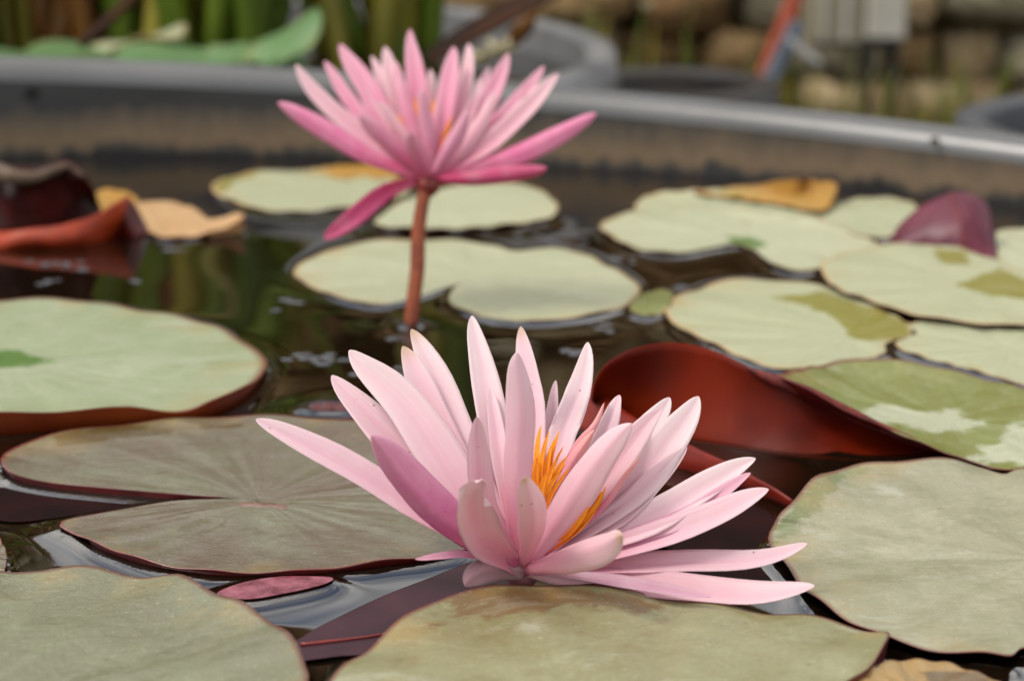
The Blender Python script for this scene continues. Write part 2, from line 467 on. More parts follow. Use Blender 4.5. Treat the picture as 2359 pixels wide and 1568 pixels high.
# ------------------------------------------------------------------ floating leaves
OUTLINES = []      # world outlines that the water climbs against
def sdist(P, poly):
    """signed distance (positive inside) of pixel points to a polygon"""
    poly = np.asarray(poly, float)
    n = len(poly); d = np.full(len(P), 1e9); ins = np.zeros(len(P), bool)
    for i in range(n):
        a, b = poly[i], poly[(i + 1) % n]
        ab = b - a; t = np.clip(((P - a) @ ab) / (ab @ ab), 0, 1)
        d = np.minimum(d, np.linalg.norm(P - (a + t[:, None] * ab), axis=1))
        cond = ((a[1] > P[:, 1]) != (b[1] > P[:, 1]))
        with np.errstate(divide='ignore', invalid='ignore'):
            xi = (b[0] - a[0]) * (P[:, 1] - a[1]) / (b[1] - a[1]) + a[0]
        ins ^= cond & (P[:, 0] < xi)
    return np.where(ins, d, -d)

def pad_mesh(name, outline, hub, z0=0.003, p=5.0, rings=30, seg=160, thick=0.0009, patches=(), soft=40, wav=0.0005, rough_edge=0.006, seed=1, hubdip=0.0, skirt=True):
    r_ = np.random.default_rng(seed)
    ol = np.array([(q[0], q[1], (q[2] if len(q) > 2 else 0.0) / 1000) for q in outline], float)
    ol = catmull(ol, seg, True)
    E = np.array([onz(x, y, z0 + l) for x, y, l in ol])
    H = onz(hub[0], hub[1], z0)
    rel = E[:, :2] - H[:2]
    ang = np.arctan2(rel[:, 1], rel[:, 0])
    je = 1 + rough_edge * sum(np.sin(k * np.linspace(0, 2 * np.pi, seg, endpoint=False) + r_.uniform(0, 6.3)) / (1 + 0.2 * k) * r_.uniform(-1, 1) for k in (5, 9, 14, 23, 31))
    S = np.linspace(0, 1, rings + 1)[1:] ** 0.8
    V, leaf = [np.array([H[0], H[1], H[2] - hubdip])], [(0, 0, 0)]
    ph = r_.uniform(0, 6.3, 4)
    for s in S:
        j = 1 + (je - 1) * s ** 6
        xy = H[:2] + rel * (s * j)[:, None]
        z = z0 + ol[:, 2] * s ** p - hubdip * np.exp(-(s / 0.12) ** 2)
        z = z + wav * np.sin(ang * 9 + ph[0]) * s * (1 - s ** 4) + wav * 0.7 * np.sin(ang * 17 + ph[1] + s * 2) * s ** 2
        z = z + wav * 0.8 * np.sin(xy[:, 0] * 90 + ph[2]) * np.sin(xy[:, 1] * 110 + ph[3]) * s
        V.extend(np.column_stack([xy, z])); leaf.extend(np.column_stack([np.full(seg, s), np.cos(ang), np.sin(ang)]))
    V = np.array(V); leaf = np.array(leaf)
    n = len(V)
    B = V.copy(); B[:, 2] -= thick * (1 - 0.6 * np.clip((leaf[:, 0] - 0.9) / 0.1, 0, 1))
    # below a lifted edge the underside runs down to the water
    lft = ol[:, 2]
    for back, dn in ((2, 0.35), (3, 0.8)):
        a0 = 1 + (rings - back) * seg
        on = (lft > 0.0008) & skirt
        nb = E.copy(); nb[:, :2] = H[:2] + rel * (je * (1 - 0.012 * (back - 1)))[:, None]
        nb[:, 2] = np.maximum(E[:, 2] * (1 - dn) - 0.0012 * dn, -0.001)
        B[a0:a0 + seg][on] = nb[on]
    # rings further in stay under water level there
    for back in (4, 5, 6, 7):
        a0 = 1 + (rings - back) * seg
        on = (lft > 0.0008) & skirt
        q_ = B[a0:a0 + seg]; q_[on, 2] = -0.0015
    Fc, sl = [], []
    idx = lambda i, k: 1 + i * seg + (k % seg)
    for k in range(seg):
        Fc.append((0, idx(0, k), idx(0, k + 1))); sl.append(0)
        Fc.append((n, n + idx(0, k + 1), n + idx(0, k))); sl.append(1)
    for i in range(rings - 1):
        for k in range(seg):
            q = (idx(i, k), idx(i + 1, k), idx(i + 1, k + 1), idx(i, k + 1))
            Fc.append(q); sl.append(0)
            Fc.append(tuple(n + v for v in q[::-1])); sl.append(1)
    for k in range(seg):
        Fc.append((idx(rings - 1, k), n + idx(rings - 1, k), n + idx(rings - 1, k + 1), idx(rings - 1, k + 1))); sl.append(1)
    A = np.vstack([V, B])
    # orientation: make the upper face look up
    a, b, c = A[Fc[2 * seg][0]], A[Fc[2 * seg][1]], A[Fc[2 * seg][2]]
    if np.cross(b - a, c - a)[2] < 0: Fc = [f[::-1] for f in Fc]
    me = mesh_from(name, A, Fc, True, sl)
    set_vec(me, 'leaf', np.vstack([leaf, leaf]))
    m = np.zeros(n)
    if patches:
        px = proj(V)
        m[:] = -9
        for poly in patches:
            yy = np.array([1.0, 3.0])        # pixels of a receding surface: a step in y counts more
            m = np.maximum(m, sdist(px * yy, np.asarray(poly, float) * yy) / soft * 0.5 + 0.5)
        m = np.clip(m, 0, 1)
    set_f(me, 'patch', np.concatenate([m, m]))
    return me, E

def pad(label, outline, hub, mat, umat=None, name='lily_pad', cat='lily pad', group=None, meniscus=True, parent=None, **kw):
    kw.setdefault('seed', len(OUTLINES) + 3)
    me, E = pad_mesh(name, outline, hub, **kw)
    if meniscus: OUTLINES.append(E)
    c = onz(hub[0], hub[1], kw.get('z0', 0.003))
    me.transform(__import__('mathutils').Matrix.Translation(-Vector(c)))
    o = obj(name, me, None, [mat, umat or M_underred])
    o.location = c
    if parent: under(o, parent)
    else: tag(o, label, cat, group)
    return o

def strip_tube(P, rad, sides=8):
    P = np.asarray(P, float); n = len(P)
    T = np.gradient(P, axis=0); T /= np.linalg.norm(T, axis=1)[:, None]
    V, Fc = [], []
    for i in range(n):
        a = np.cross(T[i], [0.31, 0.2, 0.93]); a /= np.linalg.norm(a); b = np.cross(T[i], a)
        for k in range(sides):
            t = 2 * math.pi * k / sides
            V.append(P[i] + (a * math.cos(t) + b * math.sin(t)) * (rad[i] if hasattr(rad, '__len__') else rad))
    for i in range(n - 1):
        for k in range(sides):
            k2 = (k + 1) % sides
            Fc.append((i * sides + k, i * sides + k2, (i + 1) * sides + k2, (i + 1) * sides + k))
    Fc.append(tuple(range(sides))[::-1]); Fc.append(tuple((n - 1) * sides + k for k in range(sides)))
    return V, Fc

# big pads, near to far
pad('pale green lily pad with orange turned-up edge and green mark at its middle',
    [(0, 690), (110, 688), (200, 694), (265, 702), (330, 715), (420, 728), (500, 750), (560, 785), (614, 826, 2), (602, 862, 3), (560, 892, 5), (490, 922, 5), (414, 948, 2), (300, 938, 5), (180, 941, 6), (0, 950, 7), (-170, 940, 6), (-330, 885, 3), (-380, 820), (-300, 750), (-150, 700)],
    (0, 828), M_paleG, M_under, z0=0.0025, p=9, patches=[[(-60, 805), (40, 806), (112, 826), (70, 845), (-60, 850)]], soft=60)
padB = pad('bronze green lily pad with open slit to its pink centre beside the low flower',
    [(560, 1147), (470, 1143, .5), (330, 1133, 1), (200, 1118, 1.5), (100, 1103, 2), (25, 1085, 2), (2, 1066, 1), (14, 1043), (65, 1014), (160, 989), (300, 974), (420, 961), (600, 957), (750, 963), (870, 977), (1000, 1010), (1085, 1060), (1130, 1130), (1125, 1200), (1072, 1264), (990, 1279, 1), (900, 1290, 1), (760, 1308, 1), (620, 1317, 1), (480, 1313, 1), (350, 1294, 1), (240, 1260, 1), (170, 1226, .5), (135, 1206), (200, 1186), (300, 1166), (400, 1153), (500, 1149)],
    (600, 1148), M_bronze, M_underred, z0=0.0022, p=8, patches=[[(120, 1000), (290, 978), (400, 985), (395, 1003), (250, 1012), (130, 1030)], [(450, 978), (560, 975), (560, 985), (460, 988)]], soft=50, hubdip=0.0012, rings=44, seg=220, rough_edge=0.002)
hubc = onz(590, 1148, 0.0046)
V, Fc = [], []
for i, (rr, hz) in enumerate(((0.0075, -0.0034), (0.0055, -0.0026), (0.003, -0.0029), (0.001, -0.0032))):
    for k in range(26):
        a = 2 * math.pi * k / 26
        q = 1 + 0.08 * math.sin(3 * a + 1)
        V.append((hubc[0] + rr * q * 1.5 * math.cos(a), hubc[1] + rr * q * 0.8 * math.sin(a), hubc[2] + hz))
for i in range(3):
    for k in range(26): Fc.append((i * 26 + k, i * 26 + (k + 1) % 26, (i + 1) * 26 + (k + 1) % 26, (i + 1) * 26 + k))
Fc.append(tuple(78 + k for k in range(26)))
M_hub = mat_simple('pad_centre_pink', (168, 134, 126), (116, 84, 62), 260, 0.14, 0.6, 0.0006)
under(obj('leaf_centre', mesh_from('leaf_centre', V, Fc), None, [M_hub]), padB)
pad('grey green ridged lily pad beside the slit bronze pad, one edge curling up',
    [(-100, 1320), (30, 1311, 1), (120, 1310, 1), (250, 1315, 2), (380, 1328, 4), (450, 1345, 6), (540, 1380, 8), (620, 1425, 9), (680, 1475, 10), (706, 1522, 10), (708, 1570, 9), (680, 1640, 6), (500, 1740), (200, 1790), (-150, 1740), (-330, 1600), (-260, 1420)],
    (-140, 1640), M_greyg, M_underred, z0=0.004, p=3.2, rings=44, seg=200, rough_edge=0.003, wav=0.0013)
pad('brown pink edge of a lily pad tucked beside the grey green ridged pad',
    [(15, 1275), (12, 1310), (-5, 1345), (-100, 1370), (-220, 1340), (-240, 1280), (-150, 1230), (-20, 1232), (6, 1250)], (-110, 1295), M_bronze, M_under, z0=0.004, rough_edge=0.002)
pad('large olive green lily pad with dusty blotches just in front of the low pink flower',
    [(750, 1590), (775, 1552), (820, 1508), (900, 1440), (980, 1390), (1080, 1356, 1.5), (1200, 1339, 2), (1320, 1341, 2), (1430, 1362, 1), (1560, 1381), (1700, 1396), (1800, 1411), (1900, 1427), (1990, 1444), (2042, 1450, 2), (2046, 1468, 3), (2012, 1518, 4), (1955, 1566, 4), (1850, 1640, 2), (1600, 1750), (1200, 1780), (900, 1720), (760, 1650)],
    (1560, 1650), M_olive, M_underred, z0=0.006, p=7, wav=0.001, patches=[[(1050, 1360), (1300, 1345), (1500, 1385), (1520, 1420), (1300, 1400), (1000, 1440)]], soft=160, rings=44, seg=220, rough_edge=0.003)
pad('pale grey green lily pad with scuffed surface right of the low flower petals',
    [(1772, 1252), (1780, 1218), (1800, 1180, 4), (1850, 1120, 7), (1905, 1085, 7), (1980, 1066, 6), (2080, 1055, 5), (2180, 1061, 3), (2260, 1075), (2312, 1090), (2350, 1080), (2450, 1085), (2600, 1150), (2690, 1270), (2620, 1400), (2450, 1480), (2358, 1490), (2325, 1514), (2260, 1508), (2170, 1500), (2080, 1480), (2000, 1450), (1930, 1415), (1870, 1370), (1822, 1312)],
    (2400, 1285), M_palegrey, M_underred, z0=0.0045, p=5, wav=0.0009, rings=40, seg=220, rough_edge=0.003, patches=[[(1772, 1250), (1800, 1180), (1900, 1090), (2000, 1075), (1900, 1130), (1830, 1230)]], soft=120)
pad('small tan and ochre decaying lily pad beside the olive dusty pad',
    [(1950, 1600), (1975, 1556), (2015, 1532), (2085, 1520), (2170, 1522), (2250, 1545), (2310, 1575), (2320, 1640), (2200, 1700), (2000, 1680)], (2120, 1600), M_brownold, M_under, z0=0.0075, patches=[[(2120, 1545), (2250, 1545), (2300, 1580), (2150, 1580)]], soft=60)

# the folded leaf on the right: blade, the turned-up fold that shows its red underside, and the other lobe's edge
def sheet(name, U, Lw, bulge=0.0, nv=12, n=60, thick=0.0008, mats=()):
    U = catmull([(q[0], q[1], q[2] / 1000) for q in U], n); Lw = catmull([(q[0], q[1], q[2] / 1000) for q in Lw], n)
    A = np.array([onz(*q) for q in U]); B = np.array([onz(*q) for q in Lw])
    G = []
    for j in range(nv + 1):
        t = j / nv
        row = A * (1 - t) + B * t
        row[:, 1] -= bulge * math.sin(math.pi * t) 
        row[:, 2] += 0.00012 * np.sin(np.arange(n) * 0.5 + j)
        G.append(row)
    G = np.array(G)                         # nv+1, n, 3
    du = np.gradient(G, axis=1); dv = np.gradient(G, axis=0)
    N = np.cross(du, dv); N /= np.linalg.norm(N, axis=2)[:, :, None] + 1e-12
    if (N[:, :, 1].mean() > 0): N = -N       # N looks to the viewer's side
    tk = np.ones((nv + 1, n, 1)) * thick
    V = np.vstack([G.reshape(-1, 3), (G - N * tk).reshape(-1, 3)])
    m = (nv + 1) * n
    Fc, sl = [], []
    for j in range(nv):
        for i in range(n - 1):
            q = (j * n + i, j * n + i + 1, (j + 1) * n + i + 1, (j + 1) * n + i)
            Fc += [q[::-1], tuple(m + v for v in q)]; sl += [0, 1]
    for i in range(n - 1):
        Fc += [(i, i + 1, m + i + 1, m + i), (nv * n + i, m + nv * n + i, m + nv * n + i + 1, nv * n + i + 1)]; sl += [0, 0]
    for j in range(nv):
        Fc += [(j * n, m + j * n, m + (j + 1) * n, (j + 1) * n), (j * n + n - 1, (j + 1) * n + n - 1, m + (j + 1) * n + n - 1, m + j * n + n - 1)]; sl += [0, 0]
    me = mesh_from(name, V, Fc, True, sl)
    su = np.zeros((2 * m, 3))
    set_vec(me, 'leaf', su)
    return obj(name, me, None, mats)

fold = tag(empty('folded_lily_pad', tuple(onz(2150, 975, 0.0))), 'lily pad folded upward to show its dark red underside behind the low pink flower', 'lily pad')
pad('', [(1790, 862, 16), (1850, 846, 9), (1920, 832, 5), (2000, 824, 5), (2090, 832, 4), (2180, 850, 2), (2280, 874), (2358, 893), (2500, 940), (2570, 1000), (2500, 1058), (2400, 1078), (2300, 1078), (2240, 1064), (2200, 1047, 1), (2120, 1020, 4), (2050, 991, 7), (1990, 968, 10), (1940, 940, 13), (1870, 902, 17), (1810, 875, 20)],
    (2190, 965), M_fold, M_underred, name='blade', z0=0.0035, p=3.0, parent=fold, skirt=False, patches=[[(1950, 960), (2030, 930), (2100, 950), (2200, 940), (2260, 975), (2180, 1000), (2080, 985)], [(2220, 1060), (2330, 985), (2450, 960), (2560, 1000), (2400, 1078)]], soft=110, seg=200, rings=40)
under(sheet('fold', [(1366, 925, 10), (1372, 880, 18), (1400, 838, 25), (1460, 804, 30), (1545, 790, 31), (1640, 806, 29), (1720, 845, 25), (1800, 880, 21), (1870, 906, 17), (1940, 943, 12), (2050, 993, 6), (2205, 1049, 1)],
     [(1385, 975, -1), (1410, 990, -1), (1440, 1000, -1), (1500, 1010, -1), (1560, 1018, -1), (1640, 1030, -1), (1720, 1042, -1), (1800, 1054, -1), (1880, 1062, -1), (1960, 1068, -1), (2080, 1066, -1), (2212, 1054, -1)], -0.003, mats=[M_flap, M_underred]), fold)
under(sheet('lobe', [(1352, 872, 13), (1420, 932, 11), (1500, 985, 9), (1580, 1020, 8), (1680, 1068, 7), (1760, 1112, 6), (1824, 1150, 4)],
     [(1325, 990, -1), (1400, 1022, -1), (1480, 1056, -1), (1560, 1084, -1), (1670, 1116, -1), (1750, 1148, -1), (1815, 1174, -1)], 0.002, nv=6, mats=[M_lobe, M_lobe]), fold)
edge = catmull([(1722, 848, 25), (1800, 882, 21), (1870, 908, 17.5), (1940, 944, 12.5), (2050, 994, 6.5), (2200, 1047, 1.5)], 50)
V, Fc = strip_tube([onz(x, y, z / 1000) for x, y, z in edge], np.interp(np.arange(50), [0, 6, 25, 49], [0.0006, 0.0021, 0.0022, 0.0005]), 10)
M_fuzz = mat_simple('rolled_edge_red', (128, 44, 36), (90, 30, 26), 260, 0.6, 0.4, 0.0012)
under(obj('rolled_edge', mesh_from('rolled_edge', V, Fc), None, [M_fuzz]), fold)
OUTLINES.append(np.array([onz(x, y, 0) for x, y in catmull([(1385, 975), (1500, 1012), (1640, 1032), (1800, 1056), (1960, 1070), (2212, 1056)], 80)]))

pad('cream green lily pad with an olive worn streak, behind the folded red leaf',
    [(1530, 712), (1560, 682), (1640, 652), (1720, 641), (1800, 645), (1900, 660), (2000, 702), (2092, 742), (2094, 772), (2040, 792), (2037, 814), (1960, 830), (1880, 845), (1805, 850), (1720, 826), (1620, 782), (1556, 746)],
    (1960, 768), M_paleB, M_underred, z0=0.002, patches=[[(1770, 682), (1900, 672), (2000, 706), (2096, 742), (2092, 784), (2000, 786), (1950, 770), (1920, 732), (1850, 702)]], soft=50)
pad('pale lily pad between the streaked cream pad and the folded leaf blade',
    [(2060, 792), (2100, 745), (2200, 735), (2358, 752), (2500, 782), (2620, 830), (2520, 880), (2358, 884), (2290, 866), (2200, 841), (2110, 818)], (2330, 805), M_paleB, M_underred, z0=0.0018)
padL = pad('pale lily pad with yellow olive blotches in front of the upright maroon leaf',
    [(1890, 612), (1940, 582), (2050, 561), (2150, 556), (2280, 592), (2358, 632), (2460, 700), (2410, 744), (2358, 748), (2250, 745), (2120, 726), (2000, 692), (1920, 657)],
    (2220, 650), M_paleB, M_underred, z0=0.0045, patches=[[(2150, 572), (2230, 580), (2240, 612), (2160, 606)], [(2200, 655), (2300, 615), (2400, 660), (2400, 690), (2280, 684)]], soft=45)
pad('pale green lily pad with notched front and green mark, near the far tub wall',
    [(1380, 520), (1430, 494), (1520, 481), (1650, 478, 1), (1780, 490, 3), (1900, 510, 2), (1990, 545), (2040, 575), (1960, 602), (1890, 618), (1830, 622), (1775, 608), (1742, 578), (1700, 562), (1650, 568), (1570, 581), (1490, 576), (1420, 552)],
    (1715, 550), M_pale, M_underred, z0=0.0026, patches=[[(1672, 546), (1730, 545), (1770, 565), (1720, 578), (1690, 562)]], soft=30)
pad('pale lily pad with tan far edge behind the notched green marked pad',
    [(1462, 478), (1500, 446, 2), (1580, 438, 3), (1700, 440, 3), (1820, 465), (1900, 500), (1800, 520), (1650, 510), (1520, 500)], (1660, 478), M_paleB, M_under, z0=0.0022, patches=[[(1600, 430), (1720, 432), (1830, 460), (1700, 452)]], soft=40)
pad('ragged orange yellow dead leaf floating by the far tub wall',
    [(1600, 442, 1), (1690, 430, 2), (1770, 420, 5), (1830, 410, 9), (1880, 414, 8), (1928, 420, 9), (1920, 455, 4), (1890, 488), (1800, 472), (1700, 458)], (1820, 450), M_ochre, M_ochre, z0=0.004, rough_edge=0.03, name='dead_leaf', cat='leaf')
pad('small pale lily pad between the orange dead leaf and the maroon leaf',
    [(1880, 482), (1950, 461), (2020, 455), (2095, 466), (2130, 500), (2070, 540), (1980, 545), (1910, 515)], (2000, 495), M_paleB, M_underred, z0=0.0024)
pad('pale lily pad against the far tub wall, partly behind the maroon leaf',
    [(2270, 545), (2330, 525), (2420, 535), (2520, 600), (2440, 650), (2358, 642), (2310, 606), (2285, 575)], (2400, 590), M_pale, M_underred, z0=0.0022)
fin = tag(empty('maroon_leaf', tuple(onz(2180, 575, 0.0))), 'upright maroon lily leaf standing out of the water behind the blotched pale pad', 'leaf')
under(sheet('blade', [(2048, 556, 2), (2076, 512, 11), (2135, 466, 20), (2195, 443, 25), (2240, 446, 25), (2276, 476, 19), (2292, 530, 9), (2296, 590, 0)],
     [(2050, 585, -2), (2080, 588, -2), (2120, 592, -2), (2160, 598, -2), (2200, 602, -2), (2240, 606, -2), (2275, 608, -2), (2294, 604, -2)], 0.008, mats=[M_maroon, M_maroon]), fin)
V, Fc = strip_tube([onz(2190, 444, 0.0252) + np.array([0, -0.0006, 0]), onz(2200, 500, 0.0165) + np.array([0, -0.009, 0]), onz(2212, 560, 0.006) + np.array([0, -0.0085, 0])], 0.0004, 6)
under(obj('midrib', mesh_from('midrib', V, Fc), None, [M_vein]), fin)
pad('heart shaped pale lily pad behind the stem of the tall flower',
    [(676, 632), (700, 601), (765, 575), (850, 556), (950, 550), (1050, 552), (1140, 566), (1180, 576), (1250, 571), (1330, 581), (1400, 610), (1460, 645), (1476, 670), (1440, 704), (1360, 725), (1250, 738), (1150, 734), (1070, 715), (1034, 690), (1046, 664), (1062, 652), (1020, 664), (950, 685), (870, 701), (800, 690), (730, 666)],
    (1092, 640), M_pale, M_underred, z0=0.0019, seg=200)
pad('pale lily pad with yellowed edge under the left petals of the tall flower',
    [(487, 436), (512, 412), (580, 396), (680, 392), (800, 396), (900, 412), (945, 442), (870, 466), (770, 481), (680, 487), (600, 480), (530, 460)], (820, 445), M_paleB, M_under, z0=0.0022, patches=[[(480, 430), (520, 405), (600, 394), (540, 420), (510, 445)]], soft=40)
pad('plain pale lily pad behind the tall flower stem, touching the yellow edged pad',
    [(862, 516), (895, 484), (950, 452), (1050, 428), (1150, 420), (1240, 436), (1286, 474), (1266, 500), (1180, 515), (1050, 526), (940, 525)], (1010, 485), M_pale, M_underred, z0=0.0032)
pad('yellow ochre leaf scrap behind the yellow edged pale pad', [(690, 398), (780, 382), (860, 380), (935, 388), (930, 410), (800, 412)], (810, 396), M_ochre, M_ochre, z0=0.0024, name='dead_leaf', cat='leaf', rough_edge=0.02)
pad('peach coloured dying lily pad with curled tip beside the red dead leaves',
    [(300, 480), (335, 463), (380, 462), (450, 480), (480, 503), (520, 500, 2), (552, 488, 6), (562, 500, 6), (520, 524, 2), (440, 543), (360, 541), (318, 515)], (385, 505), M_peach, M_peach, z0=0.0032, rough_edge=0.01)
pad('small ochre leaf scrap between the curled red leaf and peach pad', [(205, 450), (250, 436), (300, 445), (320, 470), (280, 490), (220, 485)], (260, 464), M_ochre, M_ochre, z0=0.0026, name='dead_leaf', cat='leaf', rough_edge=0.02)
pad('small yellow green leaf wedged between the heart shaped pad and the streaked pad', [(1450, 706), (1475, 682), (1510, 668), (1548, 672), (1545, 700), (1520, 722), (1470, 722)], (1500, 696), M_fold, M_underred, z0=0.0022, name='leaf_scrap', cat='leaf')
pad('tiny dark red leaf floating behind the slit bronze pad', [(700, 938), (740, 926), (800, 928), (830, 938), (790, 948), (730, 948)], (765, 937), M_underred, M_underred, z0=0.0012, name='leaf_scrap', cat='leaf')

# curled red dead leaf at the far left
dead = tag(empty('curled_dead_leaf', tuple(onz(90, 540, 0.0))), 'curled dark red dead leaf with grey brown top and orange red lower rim', 'leaf')
under(sheet('back', [(-140, 372, 34), (-40, 372, 36), (20, 385, 35), (80, 388, 34), (150, 374, 36), (190, 402, 30), (215, 440, 20), (226, 480, 10)],
     [(-140, 520, 0), (-60, 530, 0), (0, 535, 0), (60, 535, 0), (120, 530, 0), (170, 522, 0), (205, 512, 0), (230, 500, 0)], -0.006, mats=[M_deadred, M_deadleaf]), dead)
V, Fc = strip_tube([onz(x, y, z / 1000) for x, y, z in catmull([(-140, 384, 32), (-30, 386, 33), (20, 405, 31), (75, 408, 30), (130, 390, 33), (160, 382, 34), (190, 408, 29)], 30)], np.interp(np.arange(30), [0, 12, 29], [0.004, 0.0042, 0.0012]), 10)
under(obj('rolled_top', mesh_from('rolled_top', V, Fc), None, [M_deadrim]), dead)
under(sheet('front_rim', [(-140, 560, 3), (-20, 536, 7), (60, 528, 9), (150, 516, 11), (220, 495, 14), (270, 466, 18), (300, 450, 20)],
     [(-140, 600, -1), (-20, 585, -1), (60, 575, -1), (140, 575, -1), (210, 568, -1), (280, 545, -1), (330, 540, -1)], 0.004, mats=[M_redor, M_deadred]), dead)
under(sheet('tip', [(286, 452, 20), (310, 470, 16), (330, 505, 8), (345, 535, 2)], [(262, 545, -1), (290, 552, -1), (320, 555, -1), (350, 548, -1)], 0.003, mats=[M_deadred, M_deadleaf]), dead)

# leaves lying just under / in the surface of the dark water
subp = pad('dark purple leaf with red midrib lying in the water left of the olive pad',
    [(688, 1470), (720, 1450), (800, 1410), (890, 1368), (990, 1330), (1090, 1292), (1180, 1290), (1220, 1340), (1100, 1400), (950, 1450), (870, 1500), (780, 1510), (700, 1520), (640, 1528), (630, 1500)], (930, 1420), M_sub, M_sub, name='sunken_leaf', cat='leaf', z0=0.0012, meniscus=False, wav=0.0, thick=0.0005)
V, Fc = strip_tube([onz(x, y, 0.0014) for x, y in catmull([(692, 1484), (780, 1474), (870, 1462), (980, 1440)], 16)], np.linspace(0.0006, 0.0002, 16), 6)
under(obj('midrib', mesh_from('midrib', V, Fc), None, [M_vein]), subp)
pad('mottled pink leaf edge floating below the front of the bronze pad', [(500, 1366), (560, 1340), (640, 1327), (720, 1326), (768, 1330), (740, 1346), (660, 1364), (570, 1378)], (630, 1350), M_subpink, M_subpink, name='sunken_leaf', cat='leaf', z0=0.0022, wav=0.0, thick=0.0005)
subr = pad('dark maroon sheet for a sunken leaf and the red fold reflection under the right petals', [(1560, 1150), (1660, 1130), (1760, 1165), (1785, 1210), (1770, 1262), (1700, 1276), (1580, 1268), (1500, 1240)], (1660, 1210), M_subdark, M_subdark, name='sunken_leaf', cat='leaf', z0=0.0009, meniscus=False, wav=0.0, thick=0.0005)  # its maroon also paints the reflection of the red fold
pad('very dark sheet for a sunken leaf and reflections between the two lowest right petals', [(1420, 1318), (1560, 1306), (1700, 1290), (1790, 1282), (1800, 1310), (1830, 1340), (1760, 1345), (1600, 1335)], (1650, 1315), M_subdark, M_subdark, name='sunken_leaf', cat='leaf', z0=0.0007, meniscus=False, wav=0.0, thick=0.0005)  # dark colour also stands in for the leaf and flower reflected here
pad('dark red sunken leaf in the open slit of the bronze pad', [(-60, 1128), (20, 1122), (120, 1132), (240, 1146), (320, 1160), (220, 1178), (100, 1196), (20, 1200), (-60, 1180)], (120, 1160), M_subdark, M_subdark, name='sunken_leaf', cat='leaf', z0=0.0007, meniscus=False, wav=0.0, thick=0.0005)

